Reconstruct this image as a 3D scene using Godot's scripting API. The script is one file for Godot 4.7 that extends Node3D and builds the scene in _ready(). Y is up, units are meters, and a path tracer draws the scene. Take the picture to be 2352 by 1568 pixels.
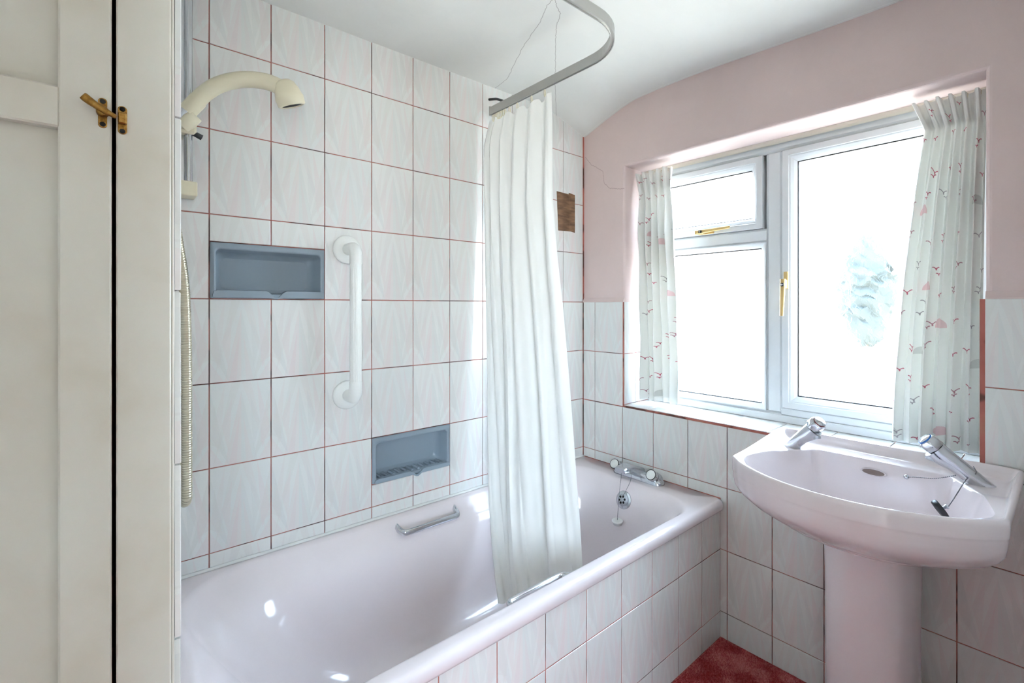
extends Node3D
# Pink tiled bathroom with a bath, a pedestal basin and a curtained window. Floor y = 0, tiled bath wall at x = 0, window wall at z = 0.

const TW := 0.152            # tile pitch across
const TH := 0.22622          # tile pitch up
const ROW0 := 1.2264         # a grout line at eye height
const ZC := 1.5029           # first grout line along the bath wall
const XC := 0.0698           # first grout line along the window wall
const GAP := 0.0026

var rng := RandomNumberGenerator.new()
var M := {}
var tile_meshes := {}
var taken := {}


# ------------------------------------------------------------------ mesh building
class MB:
	var p := PackedVector3Array()
	var u := PackedVector2Array()
	var t := PackedInt32Array()
	var g := PackedInt32Array()
	var grp := -1
	var mark := 0

	func v(a: Vector3, uv := Vector2.ZERO) -> int:
		p.append(a)
		u.append(uv)
		return p.size() - 1

	func tri(a: int, b: int, c: int) -> void:
		t.append_array([a, b, c])
		g.append(grp)

	func quad(a: int, b: int, c: int, d: int) -> void:
		tri(a, b, c)
		tri(a, c, d)

	func open_shell() -> void:
		mark = t.size()

	func close_shell() -> void:   # turn the shell so that its faces point outwards
		var vol := 0.0
		for i in range(mark, t.size(), 3):
			vol += p[t[i]].dot(p[t[i + 1]].cross(p[t[i + 2]]))
		if vol > 0.0:
			flip()

	func flip() -> void:
		for i in range(mark, t.size(), 3):
			var k := t[i + 1]
			t[i + 1] = t[i + 2]
			t[i + 2] = k

	func face_from_inside(c: Vector3) -> void:   # turn every face since the mark away from a point inside
		for i in range(mark, t.size(), 3):
			var a := p[t[i]]
			var n := (p[t[i + 1]] - a).cross(p[t[i + 2]] - a)
			if n.dot(a - c) > 0.0:
				var k := t[i + 1]
				t[i + 1] = t[i + 2]
				t[i + 2] = k

	func mesh() -> ArrayMesh:
		var st := SurfaceTool.new()
		st.begin(Mesh.PRIMITIVE_TRIANGLES)
		for i in g.size():
			st.set_smooth_group(g[i])
			for k in 3:
				var n := t[i * 3 + k]
				st.set_uv(u[n])
				st.add_vertex(p[n])
		st.generate_normals()
		st.index()
		return st.commit()


func loft(m: MB, loops: Array, ring := true, cap_a := false, cap_b := false, uv := false, solid := true) -> void:
	m.open_shell()
	var rows := []
	var n: int = loops[0].size()
	for j in loops.size():
		var ids := PackedInt32Array()
		for i in n:
			ids.append(m.v(loops[j][i], Vector2(float(i) / (n - 1), float(j) / (loops.size() - 1)) if uv else Vector2.ZERO))
		rows.append(ids)
	for j in loops.size() - 1:
		for i in (n if ring else n - 1):
			var k := (i + 1) % n
			m.quad(rows[j][i], rows[j][k], rows[j + 1][k], rows[j + 1][i])
	for e in [[cap_a, 0], [cap_b, loops.size() - 1]]:
		if e[0]:
			var keep := m.grp
			m.grp = -1
			var c := Vector3.ZERO
			for q in loops[e[1]]:
				c += q
			var ci := m.v(c / n)
			for i in n:
				var k := (i + 1) % n
				if e[1] == 0:
					m.tri(ci, rows[0][k], rows[0][i])
				else:
					m.tri(ci, rows[e[1]][i], rows[e[1]][k])
			m.grp = keep
	if solid:
		m.close_shell()


func tube(m: MB, path: Array, radius, sides := 12, caps := true, squash := 1.0) -> void:
	var loops := []
	var d0: Vector3 = (path[1] - path[0]).normalized()
	var side := d0.cross(Vector3.UP if absf(d0.y) < 0.9 else Vector3.RIGHT).normalized()
	for i in path.size():
		var d: Vector3 = (path[mini(i + 1, path.size() - 1)] - path[maxi(i - 1, 0)]).normalized()
		side = (side - d * side.dot(d)).normalized()
		var up := side.cross(d).normalized()
		var r: float = radius[i] if radius is Array else radius
		var lp := PackedVector3Array()
		for k in sides:
			var a := TAU * k / sides
			lp.append(path[i] + side * cos(a) * r + up * sin(a) * r * squash)
		loops.append(lp)
	loft(m, loops, true, caps, caps)


func lathe(m: MB, profile: Array, at: Vector3, axis := Vector3.UP, sides := 28, squash := Vector2.ONE, start := Vector3.ZERO) -> void:
	axis = axis.normalized()
	var a := start if start != Vector3.ZERO else axis.cross(Vector3.RIGHT if absf(axis.x) < 0.8 else Vector3.BACK).normalized()
	a = (a - axis * a.dot(axis)).normalized()
	var b := axis.cross(a)
	var loops := []
	for q in profile:
		var lp := PackedVector3Array()
		for k in sides:
			var w := TAU * k / sides
			lp.append(at + axis * q.y + (a * cos(w) * squash.x + b * sin(w) * squash.y) * maxf(q.x, 0.00002))
		loops.append(lp)
	loft(m, loops, true, profile[0].x > 0.0001, profile[-1].x > 0.0001)


func cbox(m: MB, lo: Vector3, hi: Vector3, bev := 0.0) -> void:
	# box with chamfered edges
	m.open_shell()
	var c := (lo + hi) / 2.0
	var h := (hi - lo) / 2.0
	bev = minf(bev, minf(h.x, minf(h.y, h.z)) * 0.9)
	if bev <= 0.0:
		var ids := []
		for s in [[-1, -1, -1], [1, -1, -1], [1, 1, -1], [-1, 1, -1], [-1, -1, 1], [1, -1, 1], [1, 1, 1], [-1, 1, 1]]:
			ids.append(m.v(c + Vector3(s[0] * h.x, s[1] * h.y, s[2] * h.z)))
		for f in [[0, 1, 2, 3], [4, 5, 6, 7], [0, 1, 5, 4], [3, 2, 6, 7], [0, 3, 7, 4], [1, 2, 6, 5]]:
			m.quad(ids[f[0]], ids[f[1]], ids[f[2]], ids[f[3]])
	else:
		var id := {}
		for sx in [-1, 1]:
			for sy in [-1, 1]:
				for sz in [-1, 1]:
					for ax in 3:
						var q := Vector3(h.x - bev, h.y - bev, h.z - bev)
						q[ax] = h[ax]
						id[[sx, sy, sz, ax]] = m.v(c + q * Vector3(sx, sy, sz))
		for s in [-1, 1]:
			m.quad(id[[s, -1, -1, 0]], id[[s, 1, -1, 0]], id[[s, 1, 1, 0]], id[[s, -1, 1, 0]])
			m.quad(id[[-1, s, -1, 1]], id[[1, s, -1, 1]], id[[1, s, 1, 1]], id[[-1, s, 1, 1]])
			m.quad(id[[-1, -1, s, 2]], id[[1, -1, s, 2]], id[[1, 1, s, 2]], id[[-1, 1, s, 2]])
			for r in [-1, 1]:
				m.quad(id[[s, r, -1, 0]], id[[s, r, -1, 1]], id[[s, r, 1, 1]], id[[s, r, 1, 0]])
				m.quad(id[[s, -1, r, 0]], id[[s, -1, r, 2]], id[[s, 1, r, 2]], id[[s, 1, r, 0]])
				m.quad(id[[-1, s, r, 1]], id[[-1, s, r, 2]], id[[1, s, r, 2]], id[[1, s, r, 1]])
				for q in [-1, 1]:
					m.tri(id[[s, r, q, 0]], id[[s, r, q, 1]], id[[s, r, q, 2]])
	m.face_from_inside(c)


func box(lo: Vector3, hi: Vector3, bev := 0.0) -> MB:
	var m := MB.new()
	cbox(m, lo, hi, bev)
	return m


func rect_ring(m: MB, lo: Vector2, hi: Vector2, profile: Array) -> void:
	# a mitred frame round a rectangle in the xy plane; profile: Vector2(inset, z), listed round its section
	var loops := []
	for q in profile:
		loops.append(PackedVector3Array([Vector3(lo.x + q.x, lo.y + q.x, q.y), Vector3(hi.x - q.x, lo.y + q.x, q.y), Vector3(hi.x - q.x, hi.y - q.x, q.y), Vector3(lo.x + q.x, hi.y - q.x, q.y)]))
	loops.append(loops[0])
	loft(m, loops)


func smooth_path(pts: Array, per := 8) -> Array:
	var c := Curve3D.new()
	for i in pts.size():
		var a: Vector3 = pts[maxi(i - 1, 0)]
		var b: Vector3 = pts[mini(i + 1, pts.size() - 1)]
		var h := (b - a) / 6.0
		c.add_point(pts[i], -h, h)
	var out := []
	for i in pts.size() - 1:
		for k in per:
			out.append(c.sample(i, float(k) / per))
	out.append(pts[-1])
	return out


func rrect(x0: float, x1: float, z0: float, z1: float, r, y: float, per := 9, side := 8) -> PackedVector3Array:
	# rounded rectangle in plan; r: radius, or radii for (x1 z0), (x1 z1), (x0 z1), (x0 z0)
	var rr: Array = r if r is Array else [r, r, r, r]
	var out := PackedVector3Array()
	var cs := [[x1, z0, -1, 1, -PI / 2], [x1, z1, -1, -1, 0.0], [x0, z1, 1, -1, PI / 2], [x0, z0, 1, 1, PI]]
	for i in 4:
		var c: Array = cs[i]
		for k in per + 1:
			var a: float = c[4] + PI / 2 * k / per
			out.append(Vector3(c[0] + c[2] * rr[i] + cos(a) * rr[i], y, c[1] + c[3] * rr[i] + sin(a) * rr[i]))
		var n: Array = cs[(i + 1) % 4]
		var last := out[-1]
		var nr: float = rr[(i + 1) % 4]
		var first := Vector3(n[0] + n[2] * nr + cos(n[4]) * nr, y, n[1] + n[3] * nr + sin(n[4]) * nr)
		for k in range(1, side):
			out.append(last.lerp(first, float(k) / side))
	return out


# ------------------------------------------------------------------ nodes
func numbered(called: String) -> String:
	taken[called] = taken.get(called, -1) + 1
	return called if taken[called] == 0 else "%s_%03d" % [called, taken[called]]


func thing(called: String, label: String, category: String, base := Vector3.ZERO, group := "") -> Node3D:
	var o := Node3D.new()
	o.name = numbered(called)
	add_child(o)
	o.position = base
	o.set_meta("label", label)
	o.set_meta("category", category)
	if group:
		o.set_meta("group", group)
	return o


func setting(called: String, label: String, category: String) -> Node3D:
	var o := thing(called, label, category)
	o.set_meta("kind", "structure")
	return o


func part(called: String, m, mat: Material, parent: Node3D, label := "") -> MeshInstance3D:
	var o := MeshInstance3D.new()
	o.name = called
	o.mesh = m.mesh() if m is MB else m
	o.material_override = mat
	parent.add_child(o, true)
	o.position = -parent.global_position
	if label:
		o.set_meta("label", label)
	return o


# ------------------------------------------------------------------ materials
func mat(called: String, c: Color, rough := 0.5, metal := 0.0) -> StandardMaterial3D:
	var m := StandardMaterial3D.new()
	m.resource_name = called
	m.albedo_color = c
	m.roughness = rough
	m.metallic = metal
	M[called] = m
	return m


func noise_tex(size: int, freq: float, seed_: int, ramp: Array, kind := FastNoiseLite.TYPE_SIMPLEX_SMOOTH, octaves := 4) -> NoiseTexture2D:
	var n := FastNoiseLite.new()
	n.noise_type = kind
	n.seed = seed_
	n.frequency = freq
	n.fractal_octaves = octaves
	var t := NoiseTexture2D.new()
	t.width = size
	t.height = size
	t.seamless = true
	t.noise = n
	if ramp:
		var g := Gradient.new()
		g.offsets = PackedFloat32Array(ramp.map(func(e): return e[0]))
		g.colors = PackedColorArray(ramp.map(func(e): return e[1]))
		t.color_ramp = g
	return t


func triplanar(m: StandardMaterial3D, scale: float) -> void:
	m.uv1_triplanar = true
	m.uv1_world_triplanar = true
	m.uv1_scale = Vector3.ONE * scale


func rgb(r: int, g: int, b: int) -> Color:
	return Color8(r, g, b)


func stroke(im: Image, pts: Array, c: Color, wide := 1.0) -> void:
	for i in pts.size() - 1:
		var a: Vector2 = pts[i]
		var b: Vector2 = pts[i + 1]
		var steps := int(a.distance_to(b) * 2.0) + 1
		for k in steps + 1:
			var q := a.lerp(b, float(k) / steps)
			var r := int(ceil(wide))
			for dx in range(-r, r + 1):
				for dy in range(-r, r + 1):
					var x := int(q.x) + dx
					var y := int(q.y) + dy
					if x >= 0 and y >= 0 and x < im.get_width() and y < im.get_height():
						var s := clampf(wide + 0.5 - Vector2(x + 0.5, y + 0.5).distance_to(q), 0.0, 1.0) * c.a
						if s > 0.0:
							im.set_pixel(x, y, im.get_pixel(x, y).lerp(Color(c, 1.0), s))


func tile_print(base: Color, tints: Array, seed_: int) -> ImageTexture:
	# faint overlapping rays fanned about the middle line of the tile
	var w := 200
	var h := 300
	var im := Image.create(w, h, false, Image.FORMAT_RGB8)
	im.fill(base)
	var r := RandomNumberGenerator.new()
	r.seed = seed_
	var shapes := []
	for s in [-1.0, 1.0]:
		var f := 1.0 if s < 0.0 else 0.72
		shapes.append([[0.0, 0.12], [0.0, 1.02], [s * 0.56, 1.02], 0.55 * f])
		shapes.append([[0.0, -0.02], [s * 0.30, -0.02], [s * 0.92, 1.02], 0.35])
		shapes.append([[s * 0.06, 0.42], [s * 0.42, 1.02], [s * 0.16, 1.02], 0.5 * f])
		shapes.append([[s * 1.02, 0.05], [s * 1.02, 0.60], [s * 0.38, 1.02], 0.5])
		shapes.append([[s * 0.52, -0.02], [s * 0.98, 0.62], [s * 0.70, 0.86], 0.45])
		shapes.append([[s * 0.30, 0.18], [s * 0.64, 0.52], [s * 0.40, 0.86], 0.5 * f])
		shapes.append([[s * 0.86, 0.25], [s * 1.0, 0.72], [s * 0.62, 0.80], 0.5])
		shapes.append([[s * 1.02, 0.74], [s * 1.02, 1.02], [s * 0.52, 1.02], 0.45])
	for k in shapes.size():
		var e: Array = shapes[k]
		var a := Vector2(e[0][0] * 0.5 + 0.5, e[0][1]) * Vector2(w, h)
		var b := Vector2(e[1][0] * 0.5 + 0.5, e[1][1]) * Vector2(w, h)
		var c := Vector2(e[2][0] * 0.5 + 0.5, e[2][1]) * Vector2(w, h)
		var tint: Color = tints[k % tints.size()]
		var strength: float = e[3] * r.randf_range(0.75, 1.1) * (0.8 if k < 8 else 1.0)
		var lo := a.min(b).min(c).max(Vector2.ZERO)
		var hi := a.max(b).max(c).min(Vector2(w - 1, h - 1))
		for y in range(int(lo.y), int(hi.y) + 1):
			for x in range(int(lo.x), int(hi.x) + 1):
				if Geometry2D.point_is_inside_triangle(Vector2(x + 0.5, y + 0.5), a, b, c):
					im.set_pixel(x, y, im.get_pixel(x, y).lerp(tint, strength))
	return ImageTexture.create_from_image(im)


func bird(im: Image, at: Vector2, s: float, lean: float, c: Color) -> void:
	var wing := func(k: float) -> Array:
		var pts := []
		for i in 9:
			var q := float(i) / 8.0
			pts.append(at + Vector2(k * q * s, (-sin(q * PI * 0.62) * 0.42 + q * lean * k) * s))
		return pts
	stroke(im, wing.call(-1.0), c, 0.9)
	stroke(im, wing.call(0.85), c, 0.9)
	stroke(im, [at + Vector2(0, -1), at + Vector2(s * 0.06, s * 0.22)], c, 1.6)


func curtain_print(seed_: int) -> ImageTexture:
	var im := Image.create(700, 1000, false, Image.FORMAT_RGB8)   # one pixel is a millimetre of cloth
	im.fill(rgb(241, 240, 235))
	var r := RandomNumberGenerator.new()
	r.seed = seed_
	for k in 9:                                        # pale half suns behind the flocks
		var c := Vector2(r.randf_range(20, 680), r.randf_range(40, 960))
		var s := r.randf_range(16, 26)
		var pink := r.randf() < 0.6
		for y in range(-int(s), 3):
			for x in range(-int(s * 1.4), int(s * 1.4)):
				var q := c + Vector2(x, y)
				if pow(x / 1.35, 2) + y * y < s * s and q.x > 0 and q.y > 0 and q.x < 699 and q.y < 999:
					im.set_pixelv(q, im.get_pixelv(q).lerp(rgb(230, 190, 192) if pink else rgb(206, 205, 200), 0.75))
	for row in 12:
		for k in 7:
			var at := Vector2(k * 102 + r.randf_range(0, 70), row * 84 + r.randf_range(0, 56) + 12)
			var dark := r.randf()
			var c := rgb(186, 84, 104) if dark < 0.5 else (rgb(176, 122, 132) if dark < 0.8 else rgb(154, 144, 148))
			bird(im, at, r.randf_range(10, 19), r.randf_range(-0.25, 0.25), c)
			if r.randf() < 0.4:
				bird(im, at + Vector2(r.randf_range(-14, 14), r.randf_range(9, 16)), r.randf_range(7, 11), r.randf_range(-0.2, 0.2), Color(c, 0.75))
	return ImageTexture.create_from_image(im)


func plaster_print(side: int, c: Color, spread: float, seed_: int, cracks: Array, metres: Vector2, crack_color: Color) -> ImageTexture:
	var n := FastNoiseLite.new()
	n.seed = seed_
	n.frequency = 0.02
	n.fractal_octaves = 5
	var small := Image.create(256, 256, false, Image.FORMAT_RGB8)
	for y in 256:
		for x in 256:
			var k := 1.0 + n.get_noise_2d(x, y) * spread
			small.set_pixel(x, y, Color(c.r * k, c.g * k, c.b * k))
	small.resize(side, side, Image.INTERPOLATE_CUBIC)
	var r := RandomNumberGenerator.new()
	r.seed = seed_
	for line in cracks:
		var pts := []
		for i in line.size() - 1:
			for k in 12:
				var q: Vector2 = line[i].lerp(line[i + 1], k / 12.0)
				pts.append((q / metres) * side + Vector2(r.randf_range(-1.3, 1.3), r.randf_range(-1.3, 1.3)))
		pts.append((line[-1] / metres) * side)
		stroke(small, pts, crack_color, 0.55)
	return ImageTexture.create_from_image(small)


func make_materials() -> void:
	for k in 3:
		var m := mat("tile_%d" % k, Color.WHITE, 0.16)
		m.metallic_specular = 0.5
		m.albedo_texture = tile_print([rgb(229, 229, 225), rgb(226, 227, 224), rgb(231, 230, 226)][k], [rgb(229, 217, 215), rgb(221, 219, 214), rgb(230, 214, 213), rgb(218, 219, 216), rgb(227, 220, 216)], 5 + k)
		m.texture_repeat = false
	var g := mat("grout", Color.WHITE, 0.9)
	g.albedo_texture = noise_tex(512, 0.012, 3, [[0.0, rgb(78, 52, 46)], [0.36, rgb(104, 66, 58)], [0.47, rgb(176, 104, 92)], [0.7, rgb(190, 116, 104)], [1.0, rgb(182, 132, 108)]])
	triplanar(g, 0.9)
	mat("pink_grout", rgb(186, 108, 96), 0.85)
	var ceil_m := mat("ceiling_paint", Color.WHITE, 0.85)
	ceil_m.albedo_texture = plaster_print(2048, rgb(233, 233, 228), 0.012, 21, [
		[Vector2(0.548, 0.756), Vector2(0.518, 0.714), Vector2(0.500, 0.681), Vector2(0.449, 0.645), Vector2(0.406, 0.604), Vector2(0.279, 0.474), Vector2(0.159, 0.352), Vector2(0.0, 0.18)],
		[Vector2(0.540, 0.75), Vector2(0.507, 0.742), Vector2(0.432, 0.700), Vector2(0.288, 0.643), Vector2(0.091, 0.543), Vector2(0.0, 0.53)],
	], Vector2(2.0, 2.5), Color(0.62, 0.60, 0.58, 0.6))
	var wall_m := mat("pink_paint", Color.WHITE, 0.75)
	wall_m.albedo_texture = plaster_print(2048, rgb(220, 199, 194), 0.02, 31, [
		[Vector2(0.004, 0.493), Vector2(0.040, 0.536), Vector2(0.109, 0.581), Vector2(0.114, 0.635), Vector2(0.145, 0.665), Vector2(0.204, 0.680), Vector2(0.222, 0.681)],
	], Vector2(2.0, 2.4), Color(0.66, 0.54, 0.53, 0.7))
	mat("pink_paint_plain", rgb(220, 199, 194), 0.75)
	var bath := mat("bath_enamel", rgb(233, 222, 223), 0.14)
	bath.clearcoat_enabled = true
	bath.clearcoat = 0.4
	bath.clearcoat_roughness = 0.08
	var ware := mat("pink_ceramic", rgb(232, 221, 222), 0.12)
	ware.clearcoat_enabled = true
	ware.clearcoat = 0.4
	ware.clearcoat_roughness = 0.05
	mat("sealant", rgb(228, 228, 224), 0.5)
	mat("grey_ceramic", rgb(146, 160, 170), 0.18)
	mat("chrome", rgb(205, 208, 212), 0.14, 1.0)
	mat("dull_chrome", rgb(190, 194, 198), 0.28, 1.0)
	mat("hose_metal", rgb(206, 199, 176), 0.3, 0.9)
	mat("satin_rail", rgb(188, 188, 184), 0.38, 0.75)
	var brass := mat("old_brass", Color.WHITE, 0.32, 0.9)
	brass.albedo_texture = noise_tex(256, 0.03, 9, [[0.0, rgb(96, 66, 28)], [0.5, rgb(150, 112, 56)], [1.0, rgb(178, 142, 84)]])
	triplanar(brass, 18.0)
	mat("gold_finish", rgb(222, 190, 132), 0.3, 0.8)
	mat("cream_plastic", rgb(228, 219, 192), 0.35)
	mat("white_plastic", rgb(236, 236, 231), 0.3)
	mat("upvc", rgb(228, 231, 233), 0.25)
	mat("track_cream", rgb(226, 217, 203), 0.45)
	mat("black_rubber", rgb(30, 31, 34), 0.45)
	mat("dark_gap", rgb(24, 22, 20), 0.9)
	mat("slot_shade", rgb(132, 116, 110), 0.6)  # darker ceramic tone, paints the shade within the basin overflow
	mat("dark_chain", rgb(120, 120, 124), 0.35, 1.0)
	mat("blue_ring", rgb(40, 110, 190), 0.3)
	mat("red_ring", rgb(120, 60, 60), 0.3)
	var sc := mat("shower_cloth", rgb(236, 236, 232), 0.45)
	sc.backlight_enabled = true
	sc.backlight = Color(0.42, 0.42, 0.41)
	sc.cull_mode = BaseMaterial3D.CULL_DISABLED
	var cur := mat("bird_cloth", Color.WHITE, 0.8)
	cur.albedo_texture = curtain_print(77)
	cur.backlight_enabled = true
	cur.backlight = Color(0.34, 0.34, 0.33)
	cur.cull_mode = BaseMaterial3D.CULL_DISABLED
	var paint := mat("gloss_paint", Color.WHITE, 0.38)
	paint.albedo_texture = noise_tex(512, 0.008, 15, [[0.0, rgb(206, 198, 182)], [0.4, rgb(214, 208, 196)], [1.0, rgb(219, 216, 206)]])
	triplanar(paint, 1.2)
	var tape := mat("brown_tape", Color.WHITE, 0.3)
	tape.albedo_texture = noise_tex(256, 0.02, 41, [[0.0, rgb(92, 66, 46)], [0.5, rgb(122, 92, 68)], [1.0, rgb(150, 116, 88)]])
	tape.uv1_triplanar = true
	tape.uv1_world_triplanar = true
	tape.uv1_scale = Vector3(2, 9, 2)
	var carpet := mat("carpet", Color.WHITE, 1.0)
	carpet.albedo_texture = noise_tex(1024, 0.035, 8, [[0.0, rgb(150, 44, 48)], [0.38, rgb(176, 72, 72)], [0.6, rgb(200, 108, 106)], [1.0, rgb(218, 140, 134)]], FastNoiseLite.TYPE_SIMPLEX, 6)
	triplanar(carpet, 2.2)
	var pile := mat("pile", Color.WHITE, 1.0)
	pile.vertex_color_use_as_albedo = true
	var glass := mat("obscure_glass", Color(0.97, 0.99, 1.0, 0.0), 0.0)
	glass.refraction_enabled = true
	glass.refraction_scale = 0.05
	glass.transparency = BaseMaterial3D.TRANSPARENCY_ALPHA
	glass.heightmap_enabled = true
	glass.heightmap_scale = 0.11
	glass.heightmap_texture = noise_tex(1024, 0.02, 51, [], FastNoiseLite.TYPE_CELLULAR, 2)
	triplanar(glass, 1.5)
	mat("leaf", rgb(46, 52, 50), 0.8)
	mat("bark", rgb(92, 84, 76), 0.9)
	mat("off_white_paint", rgb(228, 224, 218), 0.7)


# ------------------------------------------------------------------ tiles
func tile_mesh(w: float, h: float, uv0: Vector2, uv1: Vector2) -> ArrayMesh:
	var key := [snappedf(w, 0.0002), snappedf(h, 0.0002), uv0.snappedf(0.002), uv1.snappedf(0.002)]
	if not tile_meshes.has(key):
		var m := MB.new()
		var e := 0.0016
		var d := 0.007
		var loops := []
		for q in [[0.0, -d], [0.0, -0.0012], [0.0005, -0.0004], [e, 0.0]]:
			loops.append(PackedVector3Array([Vector3(-w / 2 + q[0], -h / 2 + q[0], q[1]), Vector3(w / 2 - q[0], -h / 2 + q[0], q[1]), Vector3(w / 2 - q[0], h / 2 - q[0], q[1]), Vector3(-w / 2 + q[0], h / 2 - q[0], q[1])]))
		loft(m, loops, true, true, true)
		for i in m.p.size():
			m.u[i] = Vector2(lerpf(uv0.x, uv1.x, m.p[i].x / w + 0.5), lerpf(uv1.y, uv0.y, m.p[i].y / h + 0.5))
		tile_meshes[key] = m.mesh()
	return tile_meshes[key]


func tile(parent: Node3D, frame: Transform3D, a0: float, a1: float, b0: float, b1: float, full: Rect2) -> void:
	# one tile between a0..a1 across and b0..b1 up; full: the uncut tile it was cut from
	if a1 - a0 < 0.008 or b1 - b0 < 0.008:
		return
	var w := a1 - a0 - GAP
	var h := b1 - b0 - GAP
	var uv0 := Vector2((a0 - full.position.x) / full.size.x, 1.0 - (b1 - full.position.y) / full.size.y)
	var uv1 := Vector2((a1 - full.position.x) / full.size.x, 1.0 - (b0 - full.position.y) / full.size.y)
	var o := MeshInstance3D.new()
	o.name = "tile"
	o.mesh = tile_mesh(w, h, uv0, uv1)
	o.material_override = M["tile_%d" % rng.randi_range(0, 2)]
	parent.add_child(o, true)
	var lean := Basis(Vector3.UP, rng.randf_range(-0.0035, 0.0035)) * Basis(Vector3.RIGHT, rng.randf_range(-0.003, 0.003))
	o.transform = frame * Transform3D(lean, Vector3((a0 + a1) / 2, (b0 + b1) / 2, 0.0))


func tile_field(parent: Node3D, frame: Transform3D, cols: Array, rows: Array, holes: Array = [], first_col := 0.0, first_row := 0.0) -> void:
	# cols, rows: grout lines; first_col, first_row: where an uncut tile's lines fall
	for i in cols.size() - 1:
		for j in rows.size() - 1:
			var full := Rect2(first_col + floorf(((cols[i] + cols[i + 1]) / 2 - first_col) / TW) * TW, first_row + floorf(((rows[j] + rows[j + 1]) / 2 - first_row) / TH) * TH, TW, TH)
			var pieces := [Rect2(cols[i], rows[j], cols[i + 1] - cols[i], rows[j + 1] - rows[j])]
			for h in holes:
				var left := []
				for p in pieces:
					if not p.intersects(h.grow(-0.004)):
						left.append(p)
						continue
					if h.position.y > p.position.y + 0.004:
						left.append(Rect2(p.position.x, p.position.y, p.size.x, h.position.y - p.position.y))
					if h.end.y < p.end.y - 0.004:
						left.append(Rect2(p.position.x, h.end.y, p.size.x, p.end.y - h.end.y))
					var y0: float = maxf(p.position.y, h.position.y)
					var y1: float = minf(p.end.y, h.end.y)
					if h.position.x > p.position.x + 0.004:
						left.append(Rect2(p.position.x, y0, h.position.x - p.position.x, y1 - y0))
					if h.end.x < p.end.x - 0.004:
						left.append(Rect2(h.end.x, y0, p.end.x - h.end.x, y1 - y0))
				pieces = left
			for p in pieces:
				tile(parent, frame, p.position.x, p.end.x, p.position.y, p.end.y, full)


func lines(first: float, step: float, lo: float, hi: float) -> Array:
	var out := [lo]
	var k := ceilf((lo + 0.01 - first) / step)
	while first + k * step < hi - 0.01:
		out.append(first + k * step)
		k += 1.0
	out.append(hi)
	return out


func up_facing(m: MB) -> void:   # an open sheet: turn it so that its faces mostly look up
	var s := 0.0
	for i in range(m.mark, m.t.size(), 3):
		s += (m.p[m.t[i + 1]] - m.p[m.t[i]]).cross(m.p[m.t[i + 2]] - m.p[m.t[i]]).y
	if s > 0.0:
		m.flip()


func cut_boxes(m: MB, area: Rect2, holes: Array, make: Callable) -> void:
	var pieces := [area]
	for h in holes:
		var left := []
		for p in pieces:
			if not p.intersects(h):
				left.append(p)
				continue
			if h.position.y > p.position.y:
				left.append(Rect2(p.position.x, p.position.y, p.size.x, h.position.y - p.position.y))
			if h.end.y < p.end.y:
				left.append(Rect2(p.position.x, h.end.y, p.size.x, p.end.y - h.end.y))
			var y0: float = maxf(p.position.y, h.position.y)
			var y1: float = minf(p.end.y, h.end.y)
			if h.position.x > p.position.x:
				left.append(Rect2(p.position.x, y0, h.position.x - p.position.x, y1 - y0))
			if h.end.x < p.end.x:
				left.append(Rect2(h.end.x, y0, p.end.x - h.end.x, y1 - y0))
		pieces = left
	for p in pieces:
		make.call(p)


func ceiling_height(x: float, z: float) -> float:
	var d := sqrt(x * x + z * z)
	return 2.071 + 0.022 * exp(-pow((x - 0.5) / 0.4, 2)) * exp(-pow(z / 0.5, 2)) - 0.076 * pow(maxf(0.0, 1.0 - d / 0.29), 1.35)


const ROOM_X := 1.56
const ROOM_Z := 2.0
const WIN := Rect2(0.2255, 0.768, 1.1135, 1.046)    # the opening in the window wall
const FRAME_Z := -0.187


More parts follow.
